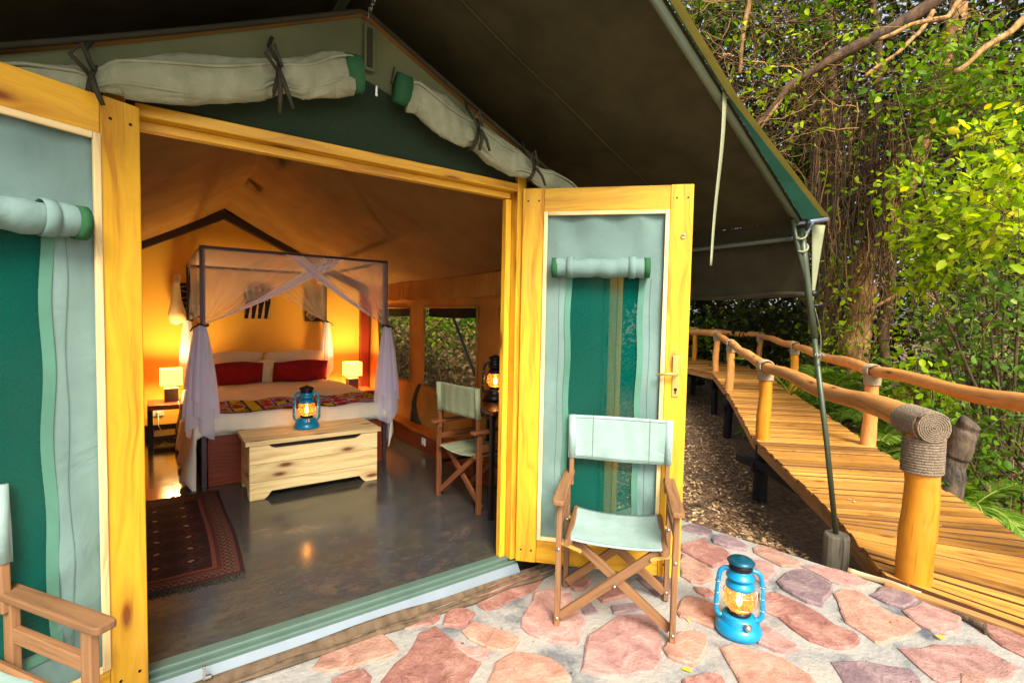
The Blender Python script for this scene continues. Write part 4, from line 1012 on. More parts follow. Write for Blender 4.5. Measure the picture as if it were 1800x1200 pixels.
# African print runner
def run_paint(u, v):
    a, b = u*13, v*5; i, j = int(a), int(b); fx, fy = a-i-.5, b-j-.5
    kk = (i*7+j*5+(i*j) % 3) % 5; r = math.hypot(fx, fy)
    if abs(fx) > .46 or abs(fy) > .46: return (44, 34, 44)
    if kk in (0, 3): return (172, 14, 30) if r < .44 else (196, 176, 206)
    if kk == 1: return (214, 190, 30) if abs(fx) < .34 else (60, 46, 40)
    if kk == 2: return (60, 44, 70) if .2 < r < .3 or r < .08 else (184, 160, 196)
    return (206, 160, 40) if (int(a*4)+int(b*3)) % 3 else (80, 50, 30)
def runner(u, v):
    p = duvet(.5+(u-.5)*.58, .082+v*.29); q = p
    return (q[0], q[1], q[2]+.014)
painted('bed_runner', runner, 170, 66, run_paint, None, 'red yellow and violet printed cloth runner across the foot of the bed', 'bed runner', solid=.004)
# pillows
def pillow(name, c, sx, sz, th, tilt, mat, label, yaw=0, grp=None):
    m = MB(); n1, n2 = 20, 12
    def shell(sg):
        def fn(u, v):
            a, b = 2*u-1, 2*v-1; bul = ((1-abs(a)**3.2)*(1-abs(b)**3.0))**.55
            pin = 1-.06*(abs(a)**2)*(1-abs(b))-.0; x = a*sx/2*(1-.05*(1-abs(b)**2)*0); z = b*sz/2*(1-.10*(1-abs(a)**6)*0)
            x *= 1-.05*(1-abs(b)**4)*(abs(a) > .8)*0
            y = sg*th/2*bul*(1+.1*sin(a*5+b*4))
            zz = z*cos(tilt)-y*sin(tilt); yy = z*sin(tilt)+y*cos(tilt)
            return (c[0]+x*cos(yaw)-yy*sin(yaw), c[1]+yy*cos(yaw)+x*sin(yaw), c[2]+zz+.012*sin(a*3+1)*b)
        return fn
    m.grid(shell(-1), n1, n2); m.grid(shell(1), n1, n2)
    return one(name, m, mat, label, 'pillow', grp, smooth=True)
for i, x in enumerate((.66, 1.36)):
    sd_ = 'left' if i == 0 else 'right'
    pillow('pillow', (x+.0, 6.50, .745), .68, .40, .17, -.38, 'pillow_white', 'cream pillow leaning on the wall behind the %s red cushion' % sd_, grp='cream bed pillows')
    pillow('cushion', (x+(.02 if i == 0 else .03), 6.28, .705), .60, .27, .13, -.42, 'red_cloth', 'dark red cushion propped on the bed, %s one of two' % sd_, grp='red cushions')
pillow('pillow', (1.01, 6.36, .70), .20, .30, .12, -.4, 'pillow_white', 'small cream pillow squeezed between the two red cushions')
# mosquito net hung from the bed posts
net = thing('mosquito_net', 'white lilac mosquito net draped from the four poster bed frame', 'mosquito net', (1.03, 5.6, 0))
TZ = 1.875
def curtain(pa, pb, post, tz, far, name='net_curtain', off=(0, -.03), mat='net', lo=0., hi=1.):
    """hangs from the rail pa->pb over the fraction far and gathers on the post at height tz"""
    def fn(u, v):
        uu = (lo+(hi-lo)*u)*far; x = pa[0]+(pb[0]-pa[0])*uu; y = pa[1]+(pb[1]-pa[1])*uu
        t = v**(1.0+.0*uu); sag = .05*sin(pi*t)*uu
        px = x*(1-t)+post[0]*t+off[0]; py = y*(1-t)+post[1]*t+off[1]
        pz = TZ*(1-t)+tz*t-sag
        w_ = .010*sin(uu*70+t*3)*(.3+.7*t)*(1-t*.5)
        return (px+w_*(off[1] != 0 and 0 or 1)*.5, py+w_, pz)
    return obj(name, MB().grid(fn, 40, 26), mat, net, smooth=True)
fl, fr2, rl2, rr2 = (BX0, BY0), (BX1, BY0), (BX0, BY1), (BX1, BY1)
TIE = 1.285
for pa, pb, far, off in ((fl, fr2, .73, (-.0, -.035)), (fr2, fl, .60, (.0, -.045)), (fl, rl2, .55, (-.035, 0)), (fr2, rr2, .55, (.035, 0)),
                         (rl2, rr2, .62, (0, -.02)), (rr2, rl2, .62, (0, -.03))):
    c_ = curtain(pa, pb, pa, TIE, far, off=off)
    if pa[1] < 5 and off[1]:
        for i, (lo, hi) in enumerate(((.84, 1.0), (.90, 1.0))):
            o2 = curtain(pa, pb, pa, TIE, far, 'net_hem', (off[0], off[1]-.006*(i+1)), 'net_dense' if i == 1 else 'net_tail', lo, hi)
            o2.parent = c_
        
obj('net_top', MB().grid(lambda u, v: (BX0+(BX1-BX0)*u, BY0+(BY1-BY0)*v, 1.905-.05*sin(pi*u)*sin(pi*v)), 14, 14), 'net', net, smooth=True)
for (x, y), sx, zb_, wide in ((fl, -1, .44, .105), (fr2, 1, .42, .10), (rl2, -1, .62, .06), (rr2, 1, .62, .06)):
    front = y < 5
    def tail(u, v, ph=0):
        a = 2*pi*u; fl_ = .025+wide*(v**.8)*(1-.25*v*v); rr_ = fl_*(1+.22*sin(a*4+ph)+.14*sin(a*7+ph*2))
        return (x+sx*.015+rr_*cos(a)*1.0, y-.02+rr_*.62*sin(a), TIE-(TIE-zb_)*v+.05*sin(a*2+1+sx)*v)
    nb = obj('net_tail', MB().grid(lambda u, v: tail(u, v), 56, 26), 'net_tail', net, smooth=True)
    obj('net_fold', MB().grid(lambda u, v: tail(u*.5+.45, min(1, v*.86), 2.), 40, 22), 'net_tail', nb, smooth=True)
    if front: obj('net_fold', MB().grid(lambda u, v: tail(u*.35+.55, min(1, v*.72), 4.), 30, 20), 'net_dense', nb, smooth=True)
    obj('net_tie', MB().tube([(x+.036*cos(a), y-.02+.034*sin(a), TIE+.008*sin(2*a)) for a in [2*pi*q/16 for q in range(17)]], .007, 6).tube([(x+sx*.03, y-.04, TIE), (x+sx*.07, y-.05, TIE-.02), (x+sx*.085, y-.05, TIE-.05)], .006, 6), 'strap', nb, smooth=True)
# the net gathered at the head post
obj('net_bundle', MB().tube([(BX0-.10, BY1-.04, 1.78), (BX0-.12, BY1-.05, 1.68), (BX0-.115, BY1-.05, 1.5), (BX0-.11, BY1-.05, 1.36), (BX0-.10, BY1-.05, 1.27), (BX0-.09, BY1-.05, 1.245)], [.035, .04, .05, .085, .075, .03], 14), 'pillow_white', net, smooth=True)

# bedside tables, lamps, cords
def nightstand(label, x, y):
    n_ = thing('nightstand', label, 'bedside table', (x, y, 0), 0, 'bedside tables'); k = dict(parent=n_, local=True)
    obj('top', MB().box((0, 0, .408), (.44, .40, .05)), 'mahogany', bevel=.003, **k)
    for sx in (-1, 1): obj('side_panel', MB().box((sx*.1975, 0, .191), (.045, .40, .381)), 'dark_wood', bevel=.003, **k)
    obj('shelf', MB().box((0, .02, .095), (.348, .32, .025)), 'dark_wood', **k)
    return n_
nightstand('dark wooden bedside table left of the bed with a cord behind it', .13, 6.32)
nightstand('dark wooden bedside table in the corner right of the bed', 2.05, 6.32)
def lamp(label, x, y):
    l_ = thing('bedside_lamp', label, 'lamp', (x, y, .433), 0, 'lit bedside lamps'); k = dict(parent=l_, local=True)
    obj('base', MB().box((0, 0, .072), (.125, .125, .144)), 'lamp_base', bevel=.004, **k)
    obj('neck', MB().tube([(0, 0, .144), (0, 0, .19)], .014, 10), 'brass', smooth=True, **k)
    sh = MB(); a, b, zl, zh = .098, .085, .175, .345
    for q in range(4):
        c0, c1 = [(-a, -b), (a, -b), (a, b), (-a, b)][q], [(a, -b), (a, b), (-a, b), (-a, -b)][q]
        sh.add([(c0[0], c0[1], zl), (c1[0], c1[1], zl), (c1[0], c1[1], zh), (c0[0], c0[1], zh)], [(0, 1, 2, 3)], [[(0, 0)]*4])
    obj('lamp_shade', sh, 'lamp_shade', solid=.002, **k)
    obj('bulb', MB().lathe([(.010, .19), (.02, .21), (.028, .235), (.024, .26), (.008, .272)], 14), 'flame', smooth=True, **k)
    ld = bpy.data.lights.new('bulb_light', 'POINT'); ld.energy = 46; ld.color = (1, .70, .25); ld.shadow_soft_size = .085
    lo = bpy.data.objects.new('bulb_light', ld); COL.objects.link(lo); lo.parent = l_; lo.location = (0, 0, .25)
lamp('lit bedside lamp with square yellow shade left of the bed', .115, 6.36)
lamp('lit bedside lamp with square yellow shade in the right corner by the bed', 2.03, 6.36)
one('wall_socket', MB().box((-.0, YB-.012, .27), (.10, .022, .10)).tube([(0, YB-.022, .27), (0, YB-.05, .27)], .022, 14), 'white_plastic', 'white round plug in the wall socket under the left bedside table', 'socket', bevel=.004)
one('lamp_cord', MB().tube([(.17, 6.30, .437), (.175, 6.115, .436), (.178, 6.112, .41), (.18, 6.11, .22), (.185, 6.12, .18), (.18, 6.3, .05), (.05, 6.5, .03), (.0, YB-.06, .12), (0, YB-.05, .27)], .004, 6), 'white_plastic', 'thin white lamp cord hanging down in front of the left bedside table', 'cord', smooth=True)
# paintings
def panel(label, x0, x1, z0, z1, paint, nu, nv):
    p_ = thing('painting', label, 'painting', ((x0+x1)/2, YB-.02, z0), 0, 'black and white panels above the bed')
    obj('panel_board', MB().box(((x0+x1)/2, YB-.012, (z0+z1)/2), (x1-x0, .018, z1-z0)), 'dark_wood', p_)
    painted('picture', lambda u, v: (x0+.002+(x1-x0-.004)*u, YB-.0235, z0+.002+(z1-z0-.004)*v), nu, nv, paint, p_, solid=0)
def zig(u, v):
    a = abs(((v*3) % 1)-.5)*2; x = u*1.25
    return (196, 160, 110) if abs(x-a) < .06 or abs(x-1.25+.25*0-(1-a)) < .05 else (38, 28, 22)
def comb(u, v):
    top = v > .55; k = (u*4 + (.5 if top else 0)+ (v-.5)*(-1.0 if not top else .8)) % 1
    vv = (v if not top else 1-v)/.55
    return (206, 176, 130) if k < .12+.38*(1-vv)*(1 if not top else .5) else (36, 28, 24)
def dia(u, v):
    a, b = (u*1.7) % 1-.5, (v*2.6) % 1-.5; d = abs(a)+abs(b)
    return (206, 176, 136) if abs(d-.44) < .04 or abs(d-.24) < .03 or d < .10 else (70, 56, 44)
panel('dark panel with pale zigzag lines at the left, half hidden by the net', .156, .43, 1.315, 1.70, zig, 40, 60)
panel('black and cream panel of long spear shapes in the middle above the bed', .855, 1.14, 1.312, 1.70, comb, 60, 80)
panel('dark panel with pale nested diamonds on the right behind the net', 1.545, 1.81, 1.285, 1.70, dia, 60, 90)

# table by the window wall, ledge, switch
tb = thing('side_table', 'dark glossy wooden table under the windows holding the black lantern', 'table', (2.09, 3.2, 0))
obj('table_top', MB().box((2.09, 3.20, .745), (.52, .86, .032)), 'gloss_table', tb, bevel=.004)
obj('apron', MB().box((1.89, 3.20, .705), (.02, .74, .045)), 'dark_wood', tb)
for x, y in ((1.86, 2.82), (1.86, 3.58), (2.32, 2.82), (2.32, 3.58)): obj('leg', MB().box((x, y, .364), (.03, .03, .729)), 'black_iron', tb, bevel=.002)
for y in (2.82, 3.58): obj('stretcher', MB().bar((1.876, y, .22), (2.304, y, .22), .022, .022), 'black_iron', tb)
ledge = thing('wall_ledge', 'low wooden ledge running along the canvas window wall', 'ledge', (2.28, 4.6, 0))
obj('ledge_top', MB().box((2.285, 4.55, .18), (.17, 4.35, .024)), 'ledge_wood', ledge, bevel=.004)
obj('ledge_front', MB().box((2.22, 4.55, .084), (.02, 4.35, .166)), 'mahogany', ledge)
one('floor_socket', MB().box((2.205, 4.62, .105), (.012, .075, .075)).tube([(2.20, 4.62, .105), (2.192, 4.62, .105)], .016, 10), 'white_plastic', 'small white power socket on the wooden ledge', 'socket', bevel=.003)

# ------------------------------------------------------------------ boardwalk
NODES = [((3.455, 1.0), (3.455, -.45), -.07), ((4.29, 1.62), (5.09, .86), -.07), ((6.19, 3.32), (7.13, 2.44), -.055), ((8.56, 5.06), (9.40, 4.27), .05),
         ((10.6, 6.72), (11.55, 6.03), .18), ((11.15, 7.9), (13.0, 7.35), .19), ((12.5, 10.6), (14.2, 10.1), .2)]
COUNT = [13, 22, 25, 23, 12, 22]
walk = thing('boardwalk', 'raised boardwalk of orange brown planks curving into the trees', 'boardwalk', (6, 3, -.1))
def lerp(a, b, t): return tuple(x+(y-x)*t for x, y in zip(a, b))
for s, n in enumerate(COUNT):
    (l0, r0, z0), (l1, r1, z1) = NODES[s], NODES[s+1]
    cuts = [0]; 
    for i in range(n): cuts.append(cuts[-1]+random.uniform(.8, 1.2))
    cuts = [c/cuts[-1] for c in cuts]
    for i in range(n):
        t0, t1 = cuts[i], cuts[i+1]; Lw = math.dist(l0, l1)
        g0, g1 = t0+.006/Lw, t1-.006/Lw
        jl, jr = random.uniform(-.012, .012), random.uniform(-.02, .02)
        def ext(a, b):   # lengthen a plank a little at both ends
            d = Vector((b[0]-a[0], b[1]-a[1])); d.normalize(); return (a[0]-d.x*(.03+jl), a[1]-d.y*(.03+jl)), (b[0]+d.x*(.03+jr), b[1]+d.y*(.03+jr))
        a, b = ext(lerp(l0, l1, g0), lerp(r0, r1, g0)); d, c = ext(lerp(l0, l1, g1), lerp(r0, r1, g1))
        za, zd = z0+(z1-z0)*t0+random.uniform(-.006, .006), z0+(z1-z0)*t1+random.uniform(-.006, .006)
        q = [(a, za), (b, za+random.uniform(-.003, .003)), (c, zd), (d, zd)]
        V = [(p[0], p[1], z-.032) for p, z in q]+[(p[0], p[1], z) for p, z in q]
        L = math.dist(a, b); wd_ = max(.04, math.dist(a, d)); o = random.random()*5
        U4 = [(o, 0), (o+L, 0), (o+L, wd_), (o, wd_)]
        F = [(3, 2, 1, 0), (4, 5, 6, 7), (0, 1, 5, 4), (1, 2, 6, 5), (2, 3, 7, 6), (3, 0, 4, 7)]
        U = [U4[::-1], U4, [(o, 0), (o+L, 0), (o+L, .03), (o, .03)], [(o, 0), (o, .1), (o+.01, .1), (o+.01, 0)], [(o+L, 0), (o, 0), (o, .03), (o+L, .03)], [(o, 0), (o, .1), (o+.01, .1), (o+.01, 0)]]
        m = MB(); m.add(V, F, U); po_ = obj('plank', m, 'plank', walk, bevel=.002, seg=1); po_.data.materials.append(M['plank_side_shade'])
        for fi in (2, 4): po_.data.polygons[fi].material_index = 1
for side in (0, 1):
    for s in range(len(COUNT)):
        a, b = NODES[s][side], NODES[s+1][side]
        if side == 1 and s == 0: pass
        inw = Vector((NODES[s][1-side][0]-a[0], NODES[s][1-side][1]-a[1])).normalized()*.05
        obj('edge_beam', MB().bar((a[0]+inw.x*.2, a[1]+inw.y*.2, NODES[s][2]-.096), (b[0]+inw.x*.2, b[1]+inw.y*.2, NODES[s+1][2]-.096), .045, .12), 'fascia', walk, bevel=.004)
obj('end_trim', MB().bar((3.40, 1.02, -.105), (3.47, -.5, -.105), .06, .06), 'fascia', walk, bevel=.008)

def rough_tube(pts, r0, r1, wob=.006, n=14, seg=10, rw=.05):
    P = []; R_ = []; ph = random.random()*9
    for i in range(len(pts)-1):
        for k in range(seg):
            f = k/seg; P.append(Vector(lerp(pts[i], pts[i+1], f)))
    P.append(Vector(pts[-1])); N_ = len(P)
    for i, p in enumerate(P):
        p += Vector((sin(i*.5+ph), cos(i*.43+ph*2), sin(i*.61+ph*3)))*wob*(0 if i in (0, N_-1) else 1)
        R_.append((r0+(r1-r0)*i/(N_-1))*(1+rw*sin(i*.8+ph)+rw*.6*sin(i*1.9+ph)))
    return MB().tube(P, R_, n)
def coil(c, axis, r, length, turns, rope=.008, start=0):
    axis = Vector(axis).normalized(); e = axis.orthogonal().normalized(); g = axis.cross(e); c = Vector(c); P = []
    n = int(turns*16)
    for i in range(n+1):
        a = 2*pi*i/16+start; P.append(c+axis*(length*(i/n-.5))+(e*cos(a)+g*sin(a))*r)
    return MB().tube(P, rope, 6)
LP = [((3.548, .924), -.07, .086), ((6.09, 3.16), -.055, .076), ((9.0, 5.36), .06, .074), ((11.0, 6.93), .18, .07)]
RP = [((4.35, -.12), -.07, .076), ((6.95, 2.33), -.065, .075), ((10.22, 4.75), .03, .073), ((12.55, 6.70), .16, .07), ((13.3, 9.1), .2, .07)]
def handrail(label, posts, before, after, mats, pale, lead=0.):
    Hn = thing('handrail', label, 'handrail', (*posts[0][0], posts[0][1]), 0, 'log handrails of the boardwalk')
    tops = [Vector((p[0], p[1], z+.905)) for p, z, r in posts]
    line = ([Vector(before)] if before else [])+tops+([Vector(after)] if after else [])
    for i in range(len(line)-1):
        a, b = line[i], line[i+1]
        ext = (b-a).normalized()*.05
        mid = (a+b)/2+Vector((0, 0, -.012))
        obj('rail', rough_tube([tuple(a-ext*(.6 if i else lead/.05)), tuple(mid), tuple(b+ext*.6)], .074, .062, .016, 14, 9, .055), 'log', Hn, smooth=True)
    for i, ((p, z, r), top) in enumerate(zip(posts, tops)):
        po = obj('post', rough_tube([(p[0], p[1], z-.06), (p[0], p[1], z+.4), (p[0]+.006, p[1], z+.84)], r*1.06, r*.95, .006, 16, 8, .03), mats[i % len(mats)], Hn, smooth=True)
        nb = line.index(top); dr = (line[min(nb+1, len(line)-1)]-line[max(nb-1, 0)]).normalized()
        big = i == 0 and pale is False
        m = coil((p[0]+.004, p[1], z+(.735 if big else .80)), (0, 0, 1), r+.008, .20 if big else .12, 13 if big else 8, .0085)
        m2 = coil(tuple(top+dr*(.05 if big else 0)), tuple(dr), .086 if big else .08, .25 if big else .14, 17 if big else 8, .0085)
        o0 = len(m.v); m.v += m2.v; m.f += [tuple(k+o0 for k in f) for f in m2.f]; m.u += m2.u
        if big:   # rope spiral over the cut end of the rail
            e = dr.orthogonal().normalized(); g = dr.cross(e); P = []
            for k in range(110):
                a = k*.42; P.append(top-dr*.098+(e*cos(a)+g*sin(a))*(.004+.082*k/110))
            m.tube(P, .006, 5)
        obj('rope_lashing', m, 'rope' if big else 'rope_pale', po, smooth=True)
        gz = ground_z(*p)
        if z-gz > .3 and not big:
            obj('footing', rough_tube([(p[0]-.01, p[1], gz-.15), (p[0], p[1], z-.05)], r*1.08, r*1.03, .004, 14, 5, .02), 'tarred', Hn, smooth=True)
    return Hn
d0 = (Vector((6.09, 3.16))-Vector((3.548, .924))).normalized()
handrail('near log handrail of the boardwalk starting at the thick roped post', LP, None, (12.4, 10.2, 1.1), ['log_orange', 'log_orange', 'log', 'log'], False, .088)
handrail('far log handrail of the boardwalk with leaves growing over it', RP, (3.7, -.62, .84), (14.6, 11.6, 1.1), ['log', 'log', 'log_orange', 'log', 'log_orange'], True)
# bearers under the deck
for (p, z, r), (q, z2, r2) in ((LP[1], RP[1]), (LP[2], RP[2]), (LP[3], RP[3])):
    dd = Vector((q[0]-p[0], q[1]-p[1])).normalized()
    obj('bearer', MB().bar((p[0]-dd.x*.12, p[1]-dd.y*.12, z-.34), (q[0], q[1], z-.34), .09, .13), 'tarred', walk, bevel=.008)
obj('bearer', MB().bar((5.98, 3.02, -.36), (4.75, 1.55, -.30), .07, .14), 'tarred', walk, bevel=.008)
obj('bearer', MB().bar((5.94, 2.95, -.36), (6.15, 3.5, -.36), .08, .1), 'tarred', walk, bevel=.008)
for x, y, zt in ((3.62, .98, -.09), (11.3, 8.05, .03)):
    obj('steel_leg', MB().box((x, y, (zt+ground_z(x, y))/2-.05), (.05, .05, zt-ground_z(x, y)+.1)), 'green_post', walk, bevel=.004)
obj('platform_leg', rough_tube([(11.25, 8.2, -1.0), (11.25, 8.2, .12)], .08, .075), 'tarred', walk, smooth=True)
one('edge_pole', rough_tube([(3.375, 1.20, -.085), (3.40, 1.03, -.08), (3.425, .86, -.085)], .018, .016, .002, 10, 6), 'grey_stick', 'short pale stick lying on the patio edge by the thick post', 'stick', smooth=True)
one('bark_piece', rough_tube([(3.36, .70, -.088), (3.33, .62, -.078), (3.27, .56, -.09)], .017, .012, .003, 9, 5, .15), 'bark_grey', 'grey flake of bark lying on the flagstones by the boardwalk', 'bark')

# ------------------------------------------------------------------ vegetation
_R = np.array([_r2, _d2, _f])
def at(px, py, d):
    """world point seen in the photograph at pixel px, py and d metres ahead"""
    v = np.array([(px-900)/876.85, (py-600)/876.85, 1.0])*d
    return v @ _R + np.array([0, 0, 1.4])
def clusters(cs, sig, n, size, mat, name, parent, tmpl=LEAF4, up=.5, tint=(0, 1), droop=0., sq=(1, 1, 1), local=False):
    cs = np.asarray(cs); k = len(cs)
    C = np.repeat(cs, n, axis=0)+rng.normal(size=(k*n, 3))*sig*np.array(sq)
    ct = np.repeat(rng.uniform(-.18, .18, k), n)
    tt = np.clip(rng.beta(2, 2.4, k*n)*(tint[1]-tint[0])+tint[0]+ct, 0, 1)
    v, f, t = leaf_geo(C, size*rng.uniform(.45, 1.3, k*n), tt, tmpl, up, droop=droop)
    return np_mesh(name, v, f, t, mat, parent, local)
def vtree(name, label, base, path, rad, crown_cs, sig, n, size, mat, cat='tree', group=None, bark='bark', limbs=(), tmpl=LEAF4, tint=(0, 1), up=.5):
    T_ = thing(name, label, cat, tuple(base), 0, group)
    obj('trunk', rough_tube([tuple(p) for p in path], rad[0], rad[1], .03, 12, 8, .08), bark, T_, smooth=True)
    for L, r0, r1 in limbs: obj('limb', rough_tube([tuple(p) for p in L], r0, r1, .03, 9, 7, .08), bark, T_, smooth=True)
    clusters(crown_cs, sig, n, size, mat, 'crown', T_, tmpl, up, tint)
    return T_
def rbox(lo, hi, k):  # random pixel boxes: (px0,px1,py0,py1,d0,d1)
    return np.array([at(random.uniform(lo[0], hi[0]), random.uniform(lo[1], hi[1]), random.uniform(lo[2], hi[2])) for _ in range(k)])

# far wood: one mass of leaves all round behind the boardwalk
cs = []
for k in range(2000):
    az = radians(random.uniform(2, 136)); d = random.uniform(17, 30); z = -.8+random.random()**1.1*17
    cs.append((sin(az)*d, cos(az)*d, z))
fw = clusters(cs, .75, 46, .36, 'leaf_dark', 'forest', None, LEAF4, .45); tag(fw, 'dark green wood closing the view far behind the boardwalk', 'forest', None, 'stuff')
fl_ = MB()
# named trees of the middle distance, each with trunk and crown
def bg_tree(label, px, d, h, spread, seed, mat='leaf_dark', kc=75, n=85, size=.17, lean=0., low=.25):
    random.seed(seed); g = at(px, 700, d); gz = -.82; base = np.array([g[0], g[1], gz])
    top = base+np.array([lean, lean*.5, h])
    path = [base, base+(top-base)*.35+np.array([.15, -.1, 0]), base+(top-base)*.7+np.array([-.1, .1, 0]), top]
    limbs = []; cs_ = []
    for k in range(9):
        f = random.uniform(low, .95); p = base+(top-base)*f; a = random.random()*6.3; r = spread*random.uniform(.5, 1)
        q = p+np.array([cos(a)*r, sin(a)*r, random.uniform(.3, 1.4)]); limbs.append(([p, (p+q)/2+np.array([0, 0, .25]), q], .06, .015))
        for t in (.45, .75, 1.):
            for _ in range(kc//27+1): cs_.append(p+(q-p)*t+rng.normal(size=3)*.45)
    return vtree('forest_tree', label, base, path, (.17, .06), cs_, .38, n, size, mat, group='trees behind the boardwalk', limbs=limbs)
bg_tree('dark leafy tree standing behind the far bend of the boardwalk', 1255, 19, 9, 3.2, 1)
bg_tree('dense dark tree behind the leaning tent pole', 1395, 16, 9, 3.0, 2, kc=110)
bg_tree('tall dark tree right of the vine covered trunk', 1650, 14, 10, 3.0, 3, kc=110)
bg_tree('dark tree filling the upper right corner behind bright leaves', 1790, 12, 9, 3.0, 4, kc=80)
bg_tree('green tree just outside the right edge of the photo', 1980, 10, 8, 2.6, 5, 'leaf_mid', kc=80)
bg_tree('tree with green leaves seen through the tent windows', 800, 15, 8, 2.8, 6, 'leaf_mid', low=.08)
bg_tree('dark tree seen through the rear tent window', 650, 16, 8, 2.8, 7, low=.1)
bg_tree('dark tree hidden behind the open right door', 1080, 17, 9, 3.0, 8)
random.seed(21)
# vine draped old tree beside the boardwalk
VT = thing('vine_tree', 'old tree with pale bark draped in hanging vines and roots', 'tree', tuple(at(1508, 700, 10)*np.array([1, 1, 0])+np.array([0, 0, -.8])))
tp = [at(1500, 690, 10.2), at(1508, 600, 10.2), at(1512, 520, 10.2), at(1520, 455, 10.2), at(1548, 410, 10.1), at(1590, 330, 10.), at(1640, 200, 9.8), at(1680, 40, 9.6), at(1700, -150, 9.4)]
obj('trunk', rough_tube([tuple(p) for p in tp], .27, .12, .04, 16, 8, .1), 'bark_light', VT, smooth=True)
tp = [at(1478, 690, 10.6), at(1470, 560, 10.6), at(1452, 480, 10.6), at(1440, 330, 10.5), at(1470, 180, 10.4), at(1440, -60, 10.2)]
obj('trunk', rough_tube([tuple(p) for p in tp], .15, .09, .05, 12, 8, .1), 'bark', VT, smooth=True)
tp = [at(1560, 690, 10.8), at(1556, 560, 10.8), at(1560, 430, 10.7), at(1530, 250, 10.6), at(1545, 60, 10.4), at(1520, -100, 10.3)]
obj('trunk', rough_tube([tuple(p) for p in tp], .13, .08, .05, 12, 8, .1), 'bark', VT, smooth=True)
for L, r0, r1, b in (([at(1300, 255, 8.6), at(1390, 150, 8.5), at(1450, 110, 8.4), at(1560, 55, 8.3), at(1650, 0, 8.2), at(1720, -60, 8.1)], .04, .13, 'bark'),
                     ([at(1335, 230, 8.5), at(1375, 170, 8.5), at(1400, 140, 8.5)], .02, .05, 'bark_light'),
                     ([at(1520, 135, 7.6), at(1580, 90, 7.6), at(1615, 60, 7.7), at(1640, 20, 7.8)], .022, .035, 'bark_light'),
                     ([at(1545, 70, 7.7), at(1600, 45, 7.7), at(1665, 30, 7.8), at(1700, -15, 7.9)], .03, .04, 'bark_light'),
                     ([at(1678, 128, 6.6), at(1720, 95, 6.6), at(1775, 55, 6.7), at(1810, 25, 6.8)], .03, .048, 'bark_light'),
                     ([at(1300, 130, 8.9), at(1310, 40, 8.9), at(1320, -20, 8.9)], .03, .05, 'bark_light'),
                     ([at(1530, 545, 9.7), at(1580, 515, 9.6), at(1620, 505, 9.5), at(1650, 535, 9.4), at(1662, 560, 9.4)], .035, .02, 'bark_light'),
                     ([at(1560, 440, 10.4), at(1590, 395, 10.2), at(1630, 330, 10), at(1690, 250, 9.6)], .05, .04, 'bark'),
                     ([at(1395, 470, 9.9), at(1440, 400, 10.1), at(1455, 300, 10.2)], .04, .03, 'bark')):
    obj('limb', rough_tube([tuple(p) for p in L], r0, r1, .012, 10, 7, .09), b, VT, smooth=True)
def hang(n, lo, hi, length, m=9, amp=.10, r=.006, up=False):
    S = rbox(lo, hi, n); t = np.linspace(0, 1, m); L = rng.uniform(*length, n)
    ph = rng.uniform(0, 6.3, (n, 1, 3)); fr = rng.uniform(1.5, 5, (n, 1, 3))
    P = S[:, None, :]+np.sin(fr*t[None, :, None]*2+ph)*amp*t[None, :, None]
    P[:, :, 2] -= L[:, None]*t[None]
    rr_ = r*rng.uniform(.5, 1.6, (n, 1))*np.linspace(1, .6, m)[None]
    return strand_geo(P, rr_, rng.beta(1.6, 2.4, n))
def tangle(n, lo, hi, length, m=8, r=.007):
    S = rbox(lo, hi, n); t = np.linspace(0, 1, m)
    D_ = rng.normal(size=(n, 3)); D_[:, 2] *= .7; D_ /= np.linalg.norm(D_, axis=1)[:, None]
    B_ = rng.normal(size=(n, 3)); L = rng.uniform(*length, n)[:, None, None]
    P = S[:, None]+D_[:, None]*t[None, :, None]*L+B_[:, None]*((t*t)[None, :, None])*L*.35+rng.normal(size=(n, m, 3))*.02
    return strand_geo(P, r*rng.uniform(.5, 1.8, (n, 1))*np.linspace(1, .5, m)[None], rng.beta(2, 2, n))
o = np_mesh('hanging_roots', *join_geo([hang(330, (1425, 170, 8.7), (1600, 400, 9.8), (.5, 1.9), r=.010), hang(220, (1440, 360, 9.4), (1570, 560, 10.4), (.4, 1.2)),
    hang(60, (1380, 0, 8.5), (1760, 200, 10), (.6, 2.0), r=.005), hang(60, (1600, 400, 9), (1680, 520, 10), (.5, 1.5))]), 'twig', VT); o['kind'] = 'stuff'
o = np_mesh('twigs', *join_geo([tangle(560, (1215, -60, 8.2), (1480, 270, 10.5), (.4, 1.6)), tangle(330, (1400, 120, 8.3), (1700, 330, 10.5), (.3, 1.3)), tangle(160, (1600, -40, 7.5), (1830, 200, 10), (.3, 1.2)),
    tangle(220, (1440, 380, 9.7), (1640, 620, 10.8), (.2, .9)), tangle(90, (1620, 430, 7.5), (1810, 640, 9.0), (.3, 1.0), r=.005)]), 'twig', VT); o['kind'] = 'stuff'
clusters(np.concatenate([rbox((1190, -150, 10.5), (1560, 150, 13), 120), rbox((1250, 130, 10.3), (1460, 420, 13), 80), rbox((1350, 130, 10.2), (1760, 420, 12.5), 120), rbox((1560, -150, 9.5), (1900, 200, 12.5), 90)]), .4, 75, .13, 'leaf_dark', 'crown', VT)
clusters(np.concatenate([rbox((1430, 200, 8.9), (1620, 420, 9.8), 40), rbox((1435, 400, 9.5), (1498, 620, 10.2), 40), rbox((1300, 40, 8.2), (1640, 220, 8.9), 46), rbox((1535, 430, 9.4), (1620, 610, 10.0), 26)]), .18, 8, .115, 'leaf_bright', 'vine_leaves', VT, LEAF6, .35, droop=.6)
